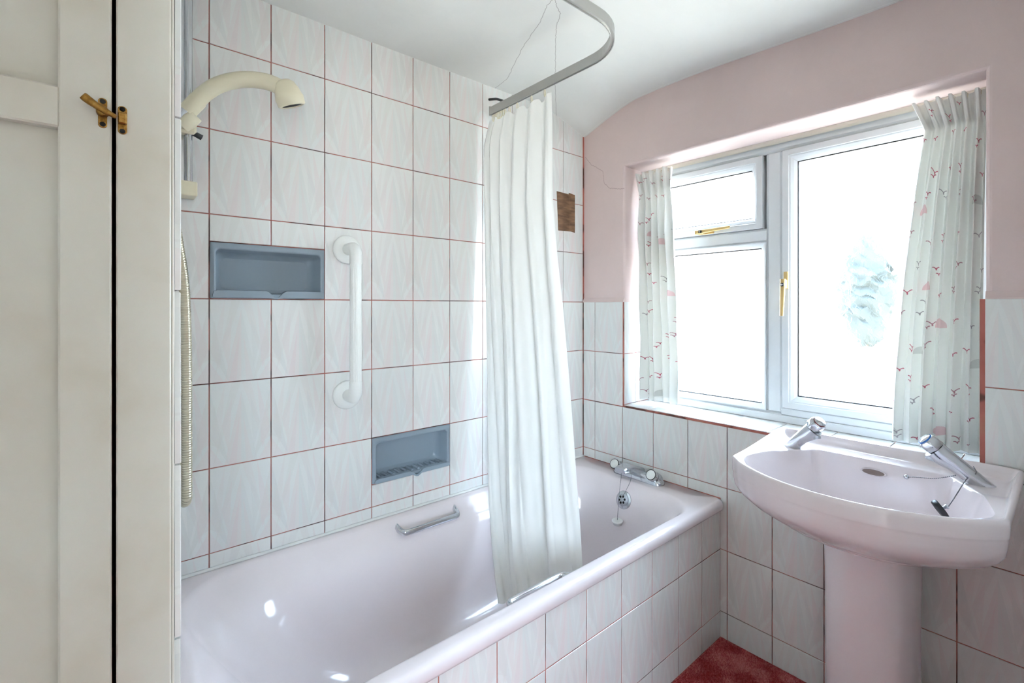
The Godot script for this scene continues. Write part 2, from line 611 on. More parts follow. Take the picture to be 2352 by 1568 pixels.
func build_room() -> void:
	# floor
	var f := setting("floor", "dark pink short pile carpet on the bathroom floor", "carpet")
	part("carpet_base", box(Vector3(-0.1, -0.1, -0.1), Vector3(ROOM_X + 0.1, 0.0, ROOM_Z + 0.1)), M.carpet, f)
	build_pile(f)
	# ceiling
	var c := setting("ceiling", "white plaster ceiling with hairline cracks, dipping at the corner", "ceiling")
	var m := MB.new()
	m.grp = 0
	m.open_shell()
	var nx := 60
	var nz := 72
	for j in nz + 1:
		for i in nx + 1:
			var x := -0.02 + (ROOM_X + 0.1) * i / nx
			var z := -0.02 + (ROOM_Z + 0.1) * j / nz
			m.v(Vector3(x, ceiling_height(maxf(x, 0.0), maxf(z, 0.0)), z), Vector2(x / 2.0, z / 2.5))
	for j in nz:
		for i in nx:
			var a := j * (nx + 1) + i
			m.quad(a, a + 1, a + nx + 2, a + nx + 1)
	up_facing(m)
	m.flip()
	part("plaster", m, M.ceiling_paint, c)
	part("ceiling_slab", box(Vector3(-0.2, 2.12, -0.3), Vector3(ROOM_X + 0.2, 2.25, ROOM_Z + 0.2)), M.pink_paint_plain, c)

	# bath wall with its tiles and two pockets for the soap dishes
	var left := setting("wall_left", "pink and white tiled wall beside the bath with brown stained grout", "wall")
	var pockets := [Rect2(-1.5029, 1.2264, 0.304, 0.1535), Rect2(-1.0469, 0.6205, 0.304, 0.1535)]
	var lf := Transform3D(Basis(Vector3(0, 0, -1), Vector3.UP, Vector3.RIGHT), Vector3.ZERO)   # across = -z
	var gm := MB.new()
	cut_boxes(gm, Rect2(-ROOM_Z - 0.1, -0.05, ROOM_Z + 0.3, 2.25), pockets.map(func(r): return r.grow(-0.004)), func(r):
		cbox(gm, Vector3(-0.15, r.position.y, -r.end.x), Vector3(-0.0026, r.end.y, -r.position.x)))
	part("grout_bed", gm, M.grout, left)
	tile_field(left, lf, lines(-ZC, TW, -1.638, -0.001), lines(ROW0, TH, 0.507, 2.10), pockets, -ZC, ROW0)

	# window wall: painted plaster with the opening, tiles below
	var back := setting("wall_back", "window wall, painted pink above and tiled below", "wall")
	var pm := MB.new()
	var ring := []
	var o0 := WIN.position
	var o1 := WIN.end
	ring.append(PackedVector3Array([Vector3(-0.15, -0.05, -0.010), Vector3(ROOM_X + 0.1, -0.05, -0.010), Vector3(ROOM_X + 0.1, 2.2, -0.010), Vector3(-0.15, 2.2, -0.010)]))
	for q in [[0.012, -0.010], [0.007, -0.0108], [0.003, -0.0135], [0.0008, -0.018], [0.0, -0.024], [0.0, -0.27]]:
		ring.append(PackedVector3Array([Vector3(o0.x - q[0], o0.y - q[0], q[1]), Vector3(o1.x + q[0], o0.y - q[0], q[1]), Vector3(o1.x + q[0], o1.y + q[0], q[1]), Vector3(o0.x - q[0], o1.y + q[0], q[1])]))
	ring.append(PackedVector3Array([Vector3(-0.15, -0.05, -0.27), Vector3(ROOM_X + 0.1, -0.05, -0.27), Vector3(ROOM_X + 0.1, 2.2, -0.27), Vector3(-0.15, 2.2, -0.27)]))
	ring.append(ring[0])
	loft(pm, ring)
	# sloped ledge of paint along the top of the tiles
	for e in [[-0.05, WIN.position.x], [WIN.end.x, ROOM_X]]:
		pm.open_shell()
		var ids := []
		for x in e:
			for q in [[1.2252, -0.0008], [1.2292, -0.0008], [1.2455, -0.0095], [1.2252, -0.0150]]:
				ids.append(pm.v(Vector3(x, q[0], q[1])))
		for k in 4:
			pm.quad(ids[k], ids[(k + 1) % 4], ids[4 + (k + 1) % 4], ids[4 + k])
		pm.quad(ids[0], ids[1], ids[2], ids[3])
		pm.quad(ids[4], ids[5], ids[6], ids[7])
		pm.face_from_inside((pm.p[ids[0]] + pm.p[ids[2]] + pm.p[ids[4]] + pm.p[ids[6]]) / 4.0)
	for i in pm.p.size():
		pm.u[i] = Vector2(pm.p[i].x / 2.0, (2.4 - pm.p[i].y) / 2.4)
	part("painted_plaster", pm, M.pink_paint, back)
	var wg := MB.new()
	cbox(wg, Vector3(0.0, 0.0, -0.0105), Vector3(0.2262, 1.2250, -0.0026))
	cbox(wg, Vector3(0.2262, 0.0, -0.0105), Vector3(1.3288, 0.7735, -0.0026))
	cbox(wg, Vector3(1.3288, 0.0, -0.0105), Vector3(ROOM_X, 1.2250, -0.0026))
	cbox(wg, Vector3(0.2254, 0.7690, -0.19), Vector3(1.3390, 0.7775, -0.0016))     # bed under the sill tiles
	cbox(wg, Vector3(0.2200, 0.7700, -0.19), Vector3(0.2258, 1.2250, -0.0030))     # bed behind the reveal tiles
	cbox(wg, Vector3(1.3300, 0.7700, -0.19), Vector3(1.3345, 1.2250, -0.0020))
	part("grout_bed", wg, M.grout, back)
	var wf := Transform3D(Basis.IDENTITY, Vector3.ZERO)
	var low_rows := lines(ROW0, TH, 0.0, 0.7705)
	tile_field(back, wf, lines(XC, TW, 0.001, ROOM_X), low_rows, [], XC, ROW0)
	tile_field(back, wf, lines(XC, TW, 0.001, 0.2232), lines(ROW0, TH, 0.7720, 1.2264), [], XC, ROW0)
	tile_field(back, wf, lines(XC, TW, 1.3375, ROOM_X), lines(ROW0, TH, 0.7720, 1.2264), [], XC, ROW0)
	# reveal and sill tiles
	var rf := Transform3D(Basis(Vector3(0, 0, -1), Vector3.UP, Vector3.RIGHT), Vector3(0.2290, 0, 0))
	tile_field(back, rf, [0.006, 0.086, 0.188], lines(ROW0, TH, 0.7800, 1.2264), [], 0.0, ROW0)
	var rr := Transform3D(Basis(Vector3(0, 0, 1), Vector3.UP, Vector3.LEFT), Vector3(1.3288, 0, 0))
	tile_field(back, rr, [-0.188, -0.036, -0.003], lines(ROW0, TH, 0.7800, 1.2264), [], -0.188, ROW0)
	var sf := Transform3D(Basis(Vector3.RIGHT, Vector3(0, 0, -1), Vector3.UP), Vector3(0, 0.7805, 0))
	tile_field(back, sf, [0.2295, 0.349, 0.505, 0.661, 0.8145, 0.970, 1.124, 1.282, 1.3282], [0.0012, 0.189], [], 0.349, 0.0012)

	# walls behind the camera, the doorway it stands in and the landing beyond
	var right := setting("wall_right", "off white side wall with the open doorway", "wall")
	var rm := MB.new()
	cut_boxes(rm, Rect2(-0.3, -0.05, ROOM_Z + 0.5, 2.3), [Rect2(1.18, -0.1, 0.76, 2.09)], func(r):
		cbox(rm, Vector3(ROOM_X, r.position.y, r.position.x), Vector3(ROOM_X + 0.11, r.end.y, r.end.x)))
	part("painted_plaster", rm, M.off_white_paint, right)
	var dm := MB.new()
	for q in [[1.115, 0.0, 1.180, 2.055], [1.940, 0.0, 1.998, 2.055], [1.180, 1.990, 1.940, 2.055]]:
		cbox(dm, Vector3(ROOM_X - 0.015, q[1], q[0]), Vector3(ROOM_X, q[3], q[2]), 0.003)
	var arch := setting("trim_1", "white architrave round the doorway", "architrave")
	part("architrave", dm, M.gloss_paint, arch)
	var front := setting("wall_front", "plain off white end wall", "wall")
	part("painted_plaster", box(Vector3(-0.15, -0.05, ROOM_Z), Vector3(ROOM_X + 0.11, 2.25, ROOM_Z + 0.12)), M.off_white_paint, front)
	var land := setting("wall_landing", "unseen white landing walls with a window hole added for fill light", "wall")
	var lm := MB.new()
	var lx := 3.25
	cut_boxes(lm, Rect2(0.9, -0.05, 2.9, 2.4), [Rect2(FILL_OPENING.position.x, FILL_OPENING.position.y, FILL_OPENING.size.x, FILL_OPENING.size.y)], func(r):
		cbox(lm, Vector3(lx, r.position.y, r.position.x), Vector3(lx + 0.2, r.end.y, r.end.x)))
	cbox(lm, Vector3(ROOM_X + 0.11, -0.05, 0.8), Vector3(lx + 0.2, 2.35, 0.9))
	cbox(lm, Vector3(ROOM_X + 0.11, -0.05, 3.8), Vector3(lx + 0.2, 2.35, 3.9))
	cbox(lm, Vector3(ROOM_X, -0.05, ROOM_Z + 0.1), Vector3(ROOM_X + 0.11, 2.35, 3.9))
	cbox(lm, Vector3(ROOM_X + 0.0, 2.25, 0.8), Vector3(lx + 0.2, 2.35, 3.9))
	part("painted_plaster", lm, M.off_white_paint, land)
	part("landing_floor", box(Vector3(ROOM_X + 0.1, -0.10, 0.8), Vector3(lx + 0.2, 0.0, 3.9)), M.off_white_paint, land)


const FILL_OPENING := Rect2(2.35, 0.70, 1.00, 1.25)    # z, y of an unseen window hole added to let in fill light


func build_pile(parent: Node3D) -> void:
	# carpet tufts on the stretch of floor that can be seen
	var mm := MultiMesh.new()
	mm.transform_format = MultiMesh.TRANSFORM_3D
	mm.use_colors = true
	var tuft := MB.new()
	tuft.open_shell()
	var top := tuft.v(Vector3(0.0, 1.0, 0.0))
	var ids := []
	for k in 4:
		ids.append(tuft.v(Vector3(cos(TAU * k / 4) * 0.5, 0.0, sin(TAU * k / 4) * 0.5)))
	for k in 4:
		tuft.tri(top, ids[k], ids[(k + 1) % 4])
	up_facing(tuft)
	mm.mesh = tuft.mesh()
	var n := FastNoiseLite.new()
	n.seed = 12
	n.frequency = 9.0
	n.fractal_octaves = 3
	var spots := []
	var r := RandomNumberGenerator.new()
	r.seed = 4
	var z := 0.003
	while z < 0.62:
		var x := 0.66
		while x < 1.28:
			spots.append(Vector2(x + r.randf_range(-0.001, 0.001), z + r.randf_range(-0.001, 0.001)))
			x += 0.0034
		z += 0.0034
	mm.instance_count = spots.size()
	for i in spots.size():
		var q: Vector2 = spots[i]
		var s := r.randf_range(0.0042, 0.0060)
		var b := Basis(Vector3.UP, r.randf() * TAU) * Basis(Vector3.RIGHT, r.randf_range(-0.5, 0.5))
		mm.set_instance_transform(i, Transform3D(b.scaled(Vector3(s, r.randf_range(0.004, 0.0065), s)), Vector3(q.x, -0.0005, q.y)))
		var k := clampf(0.5 + n.get_noise_2d(q.x, q.y) * 0.75 + r.randf_range(-0.33, 0.33), 0.0, 1.0)
		mm.set_instance_color(i, rgb(160, 46, 50).lerp(rgb(220, 136, 132), k).srgb_to_linear())
	var o := MultiMeshInstance3D.new()
	o.name = "carpet_pile"
	o.multimesh = mm
	o.material_override = M.pile
	o.set_meta("kind", "stuff")
	parent.add_child(o)


# ------------------------------------------------------------------ window
func build_window() -> void:
	var w := setting("window_1", "white plastic window with obscure glass and gold handles", "window")
	var z := FRAME_Z
	var lo := Vector2(0.2255, 0.7800)
	var hi := Vector2(1.3390, 1.8140)
	var m := MB.new()
	rect_ring(m, lo, hi, [Vector2(0, z - 0.075), Vector2(0, z + 0.002), Vector2(0.026, z + 0.002), Vector2(0.030, z - 0.002), Vector2(0.036, z - 0.006), Vector2(0.036, z - 0.030), Vector2(0.060, z - 0.030), Vector2(0.060, z - 0.075)])
	part("outer_frame", m, M.upvc, w)
	# cill nosing along the bottom
	part("cill_nosing", box(Vector3(0.2300, 0.7806, z - 0.03), Vector3(1.3270, 0.8075, z + 0.009), 0.003), M.upvc, w)
	part("cill_nosing", box(Vector3(0.7900, 0.8080, z - 0.05), Vector3(1.3050, 0.8345, z + 0.003), 0.003), M.upvc, w)
	m = MB.new()
	# mullion with chamfered sides
	for pts in [[[0.7370, -0.008], [0.7480, 0.0], [0.7860, 0.0], [0.7950, -0.006], [0.7950, -0.030], [0.8130, -0.030], [0.8130, -0.075], [0.7150, -0.075], [0.7150, -0.030], [0.7370, -0.030]]]:
		var a := PackedVector3Array()
		var b := PackedVector3Array()
		for q in pts:
			a.append(Vector3(q[0], 0.8180, z + q[1]))
			b.append(Vector3(q[0], 1.7760, z + q[1]))
		loft(m, [a, b], true, true, true)
	part("mullion", m, M.upvc, w)
	m = MB.new()
	var ta := PackedVector3Array()
	var tb := PackedVector3Array()
	for q in [[1.4480, -0.008], [1.4560, 0.0], [1.4920, 0.0], [1.5000, -0.006], [1.5000, -0.030], [1.5180, -0.030], [1.5180, -0.075], [1.4480, -0.075]]:
		ta.append(Vector3(0.2655, q[0], z + q[1]))
		tb.append(Vector3(0.7400, q[0], z + q[1]))
	loft(m, [ta, tb], true, true, true)
	part("transom", m, M.upvc, w)
	# three lights: [outer corners of the sash or bead, sash?]
	var sets := [
		["fanlight", Vector2(0.2640, 1.5005), Vector2(0.7275, 1.7765), true],
		["casement", Vector2(0.7955, 0.8350), Vector2(1.3020, 1.7765), true],
		["fixed_light", Vector2(0.2600, 0.8150), Vector2(0.7380, 1.4490), false],
	]
	for s in sets:
		var a: Vector2 = s[1]
		var b: Vector2 = s[2]
		var host: Node3D = w
		if s[3]:
			m = MB.new()
			rect_ring(m, a, b, [Vector2(0.0008, z - 0.055), Vector2(0.0008, z + 0.006), Vector2(0.002, z + 0.008), Vector2(0.022, z + 0.008), Vector2(0.0235, z + 0.006), Vector2(0.0235, z - 0.055)])
			host = part(s[0], m, M.upvc, w)
			a += Vector2.ONE * 0.0235
			b -= Vector2.ONE * 0.0235
		m = MB.new()
		rect_ring(m, a, b, [Vector2(0, z - 0.028), Vector2(0, z + 0.004), Vector2(0.004, z + 0.0035), Vector2(0.013, z - 0.004), Vector2(0.021, z - 0.013), Vector2(0.021, z - 0.028)])
		part("glazing_bead", m, M.upvc, host)
		m = MB.new()
		rect_ring(m, a, b, [Vector2(0.010, z - 0.029), Vector2(0.010, z - 0.0145), Vector2(0.0245, z - 0.0165), Vector2(0.0245, z - 0.029)])
		part("gasket", m, M.black_rubber, host)
		part("pane", box(Vector3(a.x + 0.012, a.y + 0.012, z - 0.0240), Vector3(b.x - 0.012, b.y - 0.012, z - 0.0180)), M.obscure_glass, host)
		m = MB.new()
		rect_ring(m, a, b, [Vector2(0, z - 0.062), Vector2(0, z - 0.030), Vector2(0.021, z - 0.030), Vector2(0.021, z - 0.062)])
		part("outer_bead", m, M.upvc, host)
	# handles
	var h := part("casement_handle", box(Vector3(0.8045, 1.2700, z + 0.008), Vector3(0.8190, 1.3320, z + 0.018), 0.0015), M.gold_finish, w, "gold casement handle with a lock")
	m = MB.new()
	cbox(m, Vector3(0.8050, 1.2700, z + 0.018), Vector3(0.8180, 1.3030, z + 0.040), 0.002)
	lever(m, Vector3(0.8115, 1.3040, z + 0.043), Vector3(0.8085, 1.1720, z + 0.046), 0.0085, 0.0055)
	part("lever", m, M.gold_finish, h)
	m = MB.new()
	cbox(m, Vector3(0.8060, 1.2780, z + 0.046), Vector3(0.8170, 1.2900, z + 0.0525), 0.0008)
	part("lock_button", m, M.black_rubber, h)
	m = MB.new()
	lathe(m, [Vector2(0.0, 0.0), Vector2(0.0036, 0.0), Vector2(0.0036, 0.0012), Vector2(0.0, 0.0012)], Vector3(0.8115, 1.284, z + 0.0522), Vector3.BACK, 14)
	part("lock_button", m, M.chrome, h)
	h = part("fanlight_handle", box(Vector3(0.4790, 1.5020, z + 0.008), Vector3(0.5420, 1.5150, z + 0.017), 0.0015), M.gold_finish, w, "gold fanlight handle with a lock")
	m = MB.new()
	cbox(m, Vector3(0.4790, 1.5030, z + 0.016), Vector3(0.5100, 1.5190, z + 0.034), 0.002)
	lever(m, Vector3(0.4760, 1.5110, z + 0.036), Vector3(0.6150, 1.5180, z + 0.030), 0.0085, 0.0050)
	part("lever", m, M.gold_finish, h)
	m = MB.new()
	cbox(m, Vector3(0.4930, 1.5055, z + 0.0395), Vector3(0.5050, 1.5175, z + 0.0460), 0.0008)
	part("lock_button", m, M.black_rubber, h)
	m = MB.new()
	lathe(m, [Vector2(0.0, 0.0), Vector2(0.0036, 0.0), Vector2(0.0036, 0.0012), Vector2(0.0, 0.0012)], Vector3(0.499, 1.5115, z + 0.0457), Vector3.BACK, 14)
	part("lock_button", m, M.chrome, h)


func lever(m: MB, a: Vector3, b: Vector3, ra: float, rb: float) -> void:
	# tapering flat bar from a to b
	var d := (b - a).normalized()
	var side := d.cross(Vector3.BACK).normalized()
	var loops := []
	for k in 7:
		var q := a.lerp(b, k / 6.0)
		var r := lerpf(ra, rb, k / 6.0)
		var lp := PackedVector3Array()
		for e in [[-1.0, -0.6], [-1.0, 0.3], [-0.75, 0.6], [0.75, 0.6], [1.0, 0.3], [1.0, -0.6]]:
			lp.append(q + side * e[0] * r + Vector3.BACK * e[1] * r)
		loops.append(lp)
	loft(m, loops, true, true, true)


func build_outside() -> void:
	# a dark clipped conifer a few metres outside, seen only as ripples through the glass
	var t := thing("clipped_tree", "dark clipped tree seen as ripples through the obscure glass", "tree", Vector3(0.32, -2.4, -3.4))
	var m := MB.new()
	tube(m, [Vector3(0.32, -2.4, -3.4), Vector3(0.32, 1.2, -3.4)], [0.03, 0.02], 10)
	part("trunk", m, M.bark, t)
	m = MB.new()
	var loops := []
	var r := RandomNumberGenerator.new()
	r.seed = 6
	for j in 22:
		var q := j / 21.0
		var lp := PackedVector3Array()
		for k in 20:
			var rad := 0.20 * pow(sin(PI * clampf(q * 0.96 + 0.02, 0.0, 1.0)), 0.55) * r.randf_range(0.82, 1.15)
			lp.append(Vector3(0.32 + cos(TAU * k / 20) * rad, 0.86 + q * 0.95 + r.randf_range(-0.03, 0.03), -3.4 + sin(TAU * k / 20) * rad))
		loops.append(lp)
	loft(m, loops, true, true, true)
	part("foliage", m, M.leaf, t)


# ------------------------------------------------------------------ window curtains
func pleated_curtain(called: String, label: String, top: Array, neck: Array, bottom: Array, pleats: int, ys: Array, zc: float, seed_: int, uv_at: float, widths: Array) -> void:
	# top, neck, bottom: x of both edges at the heading, where it is gathered and at the hem; ys: heights of heading, gather, hem
	var r := RandomNumberGenerator.new()
	r.seed = seed_
	var t := thing(called, label, "curtain", Vector3((top[0] + top[1]) / 2, ys[2], zc), "seagull print curtains at the window")
	var nx := pleats * 14
	var ny := 70
	var ph := []
	var amp := []
	for k in pleats + 1:
		ph.append(r.randf_range(-0.3, 0.3))
		amp.append(r.randf_range(0.7, 1.25))
	var m := MB.new()
	m.grp = 0
	var loops := []
	for j in ny + 1:
		var q := float(j) / ny
		var y := lerpf(ys[0], ys[2], q)
		var head := clampf((y - ys[1]) / (ys[0] - ys[1]), 0.0, 1.0)          # 1 at the top edge, 0 from the gather down
		var fall := clampf((ys[1] - y) / (ys[1] - ys[2]), 0.0, 1.0)
		var x0: float = lerpf(neck[0], top[0], head) if head > 0.0 else lerpf(neck[0], bottom[0], 1.0 - pow(1.0 - fall, 1.6))
		var x1: float = lerpf(neck[1], top[1], head) if head > 0.0 else lerpf(neck[1], bottom[1], 1.0 - pow(1.0 - fall, 1.6))
		var lp := PackedVector3Array()
		for i in nx + 1:
			var s := float(i) / nx
			var k := int(minf(s * pleats, pleats - 0.001))
			var w := s * pleats - k
			var x := lerpf(x0, x1, s)
			var deep: float
			if head > 0.0:     # box-like pleats in the heading
				var sq := clampf(sin(TAU * w) * 3.0, -1.0, 1.0)
				deep = sq * (0.008 + 0.007 * head) * amp[k]
				x += cos(TAU * w) * 0.0015 * head
			else:
				var soft: float = sin(TAU * (w + ph[k] * fall * 0.25)) + 0.35 * sin(TAU * 0.5 * s * pleats + ph[k + 1] * 4.0) * fall
				deep = soft * lerpf(0.009, 0.024, clampf(fall * 5.0, 0.0, 1.0)) * lerpf(1.0, amp[k], fall)
				x += sin(TAU * w * 2.0 + ph[k] * 6.0) * 0.003 * fall
			deep += 0.003 * sin(y * 19.0 + s * 9.0 + seed_)
			lp.append(Vector3(x, y + 0.0015 * sin(s * pleats * TAU) * head, zc + deep))
		loops.append(lp)
	loft(m, loops, false, false, false, true, false)
	for i in m.u.size():
		m.u[i] = Vector2(uv_at + m.u[i].x * widths[0], m.u[i].y * widths[1])
	part("cloth", m, M.bird_cloth, t)
	# hem band and heading tape behind the cloth
	var tape := MB.new()
	var a := PackedVector3Array()
	var b := PackedVector3Array()
	for i in nx + 1:
		var v0: Vector3 = loops[3][i]
		var v1: Vector3 = loops[6][i]
		a.append(v0 + Vector3(0, 0, -0.0012))
		b.append(v1 + Vector3(0, 0, -0.0012))
	tape.grp = 0
	loft(tape, [a, b], false, false, false, false, false)
	part("heading_tape", tape, M.shower_cloth, t)
	for k in pleats:
		var hx := lerpf(top[0], top[1], (k + 0.5) / pleats)
		var hm := MB.new()
		var pts := []
		for e in 9:
			var an := PI * 1.2 * e / 8.0
			pts.append(Vector3(hx, ys[0] - 0.010 + sin(an) * 0.008, zc - 0.012 - cos(an) * 0.006))
		tube(hm, pts, 0.0012, 6)
		part("hook", hm, M.cream_plastic, t)


func build_curtains() -> void:
	var tr := thing("curtain_track", "cream ridged curtain track fixed under the window soffit", "curtain track", Vector3(0.78, 1.80, -0.14))
	var m := MB.new()
	var prof := []
	for k in 4:
		var z0 := -0.182 + k * 0.008
		prof.append_array([[z0, 1.8055], [z0 + 0.0045, 1.8040 - k * 0.0006], [z0 + 0.0055, 1.8070], [z0 + 0.0078, 1.8070]])
	prof.append_array([[-0.149, 1.8040], [-0.148, 1.8138], [-0.182, 1.8138]])
	var a := PackedVector3Array()
	var b := PackedVector3Array()
	for q in prof:
		a.append(Vector3(0.2300, q[1], q[0]))
		b.append(Vector3(1.3350, q[1], q[0]))
	loft(m, [a, b], true, true, true)
	part("rail", m, M.track_cream, tr)
	pleated_curtain("window_curtain", "white curtain printed with red seagulls, hanging beside the bath end of the window", [0.2320, 0.4020], [0.2450, 0.3990], [0.2620, 0.4400], 5, [1.790, 1.712, 0.803], -0.088, 3, 0.02, [0.62, 0.98])
	pleated_curtain("window_curtain", "white curtain printed with red seagulls, hanging behind the basin cold tap", [1.1780, 1.3360], [1.2080, 1.3340], [1.1320, 1.3250], 6, [1.795, 1.715, 0.806], -0.090, 8, 0.33, [0.66, 0.98])


# ------------------------------------------------------------------ bath
func build_bath() -> void:
	var t := thing("bathtub", "pale pink bathtub with a tiled side panel", "bathtub", Vector3(0.33, 0.0, 0.82))
	var m := MB.new()
	m.grp = 0
	var L := [
		[0.0040, 0.6580, 0.0020, 1.6360, 0.012, 0.4660], [0.0040, 0.6660, 0.0020, 1.6360, 0.012, 0.4690], [0.0040, 0.6692, 0.0020, 1.6360, 0.012, 0.4770], [0.0040, 0.6700, 0.0020, 1.6360, 0.013, 0.4860],
		[0.0040, 0.6690, 0.0020, 1.6360, 0.014, 0.4950], [0.0040, 0.6650, 0.0020, 1.6360, 0.016, 0.5020], [0.0040, 0.6585, 0.0025, 1.6355, 0.018, 0.5055], [0.0045, 0.6500, 0.0030, 1.6340, 0.02, 0.5062],
		[0.0200, 0.6330, 0.1020, 1.5920, [0.13, 0.17, 0.17, 0.13], 0.5058], [0.0260, 0.6275, 0.1090, 1.5860, [0.13, 0.17, 0.17, 0.13], 0.5040], [0.0330, 0.6210, 0.1160, 1.5790, [0.13, 0.17, 0.17, 0.13], 0.4985],
		[0.0430, 0.6130, 0.1240, 1.5700, [0.13, 0.17, 0.17, 0.13], 0.4880], [0.0600, 0.6010, 0.1330, 1.5560, [0.13, 0.19, 0.19, 0.13], 0.4720], [0.0800, 0.5860, 0.1410, 1.5400, [0.13, 0.20, 0.20, 0.13], 0.4560],
		[0.0960, 0.5710, 0.1480, 1.5220, [0.13, 0.21, 0.21, 0.13], 0.4380], [0.1060, 0.5610, 0.1540, 1.5050, [0.13, 0.21, 0.21, 0.13], 0.4150], [0.1170, 0.5500, 0.1640, 1.4750, [0.13, 0.20, 0.20, 0.13], 0.3700],
		[0.1290, 0.5380, 0.1780, 1.4350, [0.13, 0.19, 0.19, 0.13], 0.3100], [0.1400, 0.5270, 0.1950, 1.3900, [0.12, 0.18, 0.18, 0.12], 0.2500], [0.1530, 0.5140, 0.2150, 1.3450, [0.11, 0.17, 0.17, 0.11], 0.2000],
		[0.1720, 0.4950, 0.2400, 1.3050, [0.10, 0.15, 0.15, 0.10], 0.1650], [0.2000, 0.4670, 0.2720, 1.2650, [0.08, 0.13, 0.13, 0.08], 0.1480], [0.2500, 0.4170, 0.3300, 1.2000, [0.06, 0.08, 0.08, 0.06], 0.1430],
	]
	var loops := []
	for q in L:
		loops.append(rrect(q[0], q[1], q[2], q[3], q[4], q[5], 12, 18))
	loft(m, loops, true, false, true, false, false)
	up_facing(m)
	part("shell", m, M.bath_enamel, t)
	# white bead of sealant against the tiles
	m = MB.new()
	m.grp = 0
	var sl := []
	var r := RandomNumberGenerator.new()
	r.seed = 5
	for k in 60:
		var z := lerpf(0.002, 1.636, k / 59.0)
		var h := 0.0052 + r.randf_range(-0.0006, 0.0008)
		var lp := PackedVector3Array()
		for e in [[0.0008, 0.5050], [0.0085, 0.5058], [0.0066, 0.5058 + h * 0.55], [0.0026, 0.5058 + h], [0.0008, 0.5062 + h * 1.1]]:
			lp.append(Vector3(e[0], e[1], z))
		sl.append(lp)
	loft(m, sl, true, true, true)
	part("sealant_bead", m, M.sealant, t)
	part("grout_line", box(Vector3(0.010, 0.5040, 0.0002), Vector3(0.655, 0.5085, 0.0030), 0.001), M.grout, t)
	# grips
	grip(t, Vector3(0.052, 0.4820, 0.985), Vector3(0.052, 0.4820, 0.760), Vector3(0.72, 0.69, 0.0))
	grip(t, Vector3(0.590, 0.4540, 0.935), Vector3(0.590, 0.4540, 0.720), Vector3(-0.72, 0.69, 0.0))
	# overflow
	var face := Vector3(0.0, 0.33, 0.94).normalized()
	var oc := Vector3(0.3370, 0.4410, 0.1480)
	m = MB.new()
	m.grp = 0
	lathe(m, [Vector2(0.0340, -0.004), Vector2(0.0345, 0.001), Vector2(0.0325, 0.0035), Vector2(0.0250, 0.0040), Vector2(0.0, 0.0040)], oc, face, 32)
	var ov := part("overflow_plate", m, M.chrome, t)
	m = MB.new()
	m.grp = 0
	lathe(m, [Vector2(0.0225, 0.003), Vector2(0.0225, 0.0100), Vector2(0.0205, 0.0120), Vector2(0.0, 0.0120)], oc, face, 32)
	part("overflow_boss", m, M.dull_chrome, ov)
	var ax := face.cross(Vector3.RIGHT).normalized()
	for k in 6:
		var an := TAU * k / 6 + 0.3
		var q := oc + face * 0.0118 + (Vector3.RIGHT * cos(an) + ax * sin(an)) * 0.0125
		m = MB.new()
		lathe(m, [Vector2(0.0045, 0.0), Vector2(0.0045, 0.0008), Vector2(0.0, 0.0008)], q, face, 12)
		part("overflow_hole", m, M.dark_gap, ov)

	# tiled panel under the rim
	var p := part("side_panel", box(Vector3(0.6300, 0.0, 0.0005), Vector3(0.6532, 0.4660, 1.6360)), M.grout, t, "tiled side panel")
	var pf := Transform3D(Basis(Vector3(0, 0, -1), Vector3.UP, Vector3.RIGHT), Vector3(0.6545, 0, 0))
	tile_field(p, pf, lines(-ZC, TW, -1.636, -0.0015), lines(ROW0, TH, 0.001, 0.4675), [], -ZC, ROW0)


func grip(t: Node3D, a: Vector3, b: Vector3, out: Vector3) -> void:
	# chrome bath grip: two flat feet and a bar standing off the side
	out = out.normalized()
	var d := (b - a).normalized()
	var down := Vector3(out.x * 0.55, -0.62, 0).normalized()
	var lift := out * 0.030 + down * 0.034
	var pts := [a, a + lift * 0.45 + d * 0.002, a + lift * 0.85 + d * 0.008, a + lift + d * 0.024, a.lerp(b, 0.5) + lift, b + lift - d * 0.024, b + lift * 0.85 - d * 0.008, b + lift * 0.45 - d * 0.002, b]
	var path := smooth_path(pts, 6)
	var m := MB.new()
	m.grp = 0
	var loops := []
	for i in path.size():
		var dir: Vector3 = (path[mini(i + 1, path.size() - 1)] - path[maxi(i - 1, 0)]).normalized()
		var q := absf(i / float(path.size() - 1) - 0.5) * 2.0
		var wide := lerpf(0.0105, 0.0150, smoothstep(0.70, 0.95, q))
		var thick := lerpf(0.0085, 0.0055, smoothstep(0.7, 1.0, q))
		var s := lift.cross(d).normalized()
		s = (s - dir * s.dot(dir)).normalized()
		var n := dir.cross(s).normalized()
		var lp := PackedVector3Array()
		for k in 14:
			var an := TAU * k / 14
			lp.append(path[i] + s * cos(an) * wide + n * sin(an) * thick)
		loops.append(lp)
	loft(m, loops, true, true, true)
	part("grip_handle", m, M.chrome, t)


func chain(m: MB, pts: Array, step := 0.0042, r := 0.0013) -> void:
	var path := smooth_path(pts, 20)
	var run := 0.0
	var next := 0.0
	for i in path.size() - 1:
		var a: Vector3 = path[i]
		var b: Vector3 = path[i + 1]
		var l := a.distance_to(b)
		while next <= run + l and l > 0.0:
			var q := a.lerp(b, (next - run) / l)
			m.grp = m.p.size()
			lathe(m, [Vector2(0, -r), Vector2(r * 0.8, -r * 0.6), Vector2(r, 0.0), Vector2(r * 0.8, r * 0.6), Vector2(0, r)], q, b - a, 6)
			next += step
		run += l
	m.grp = 0
	tube(m, path, r * 0.35, 5)


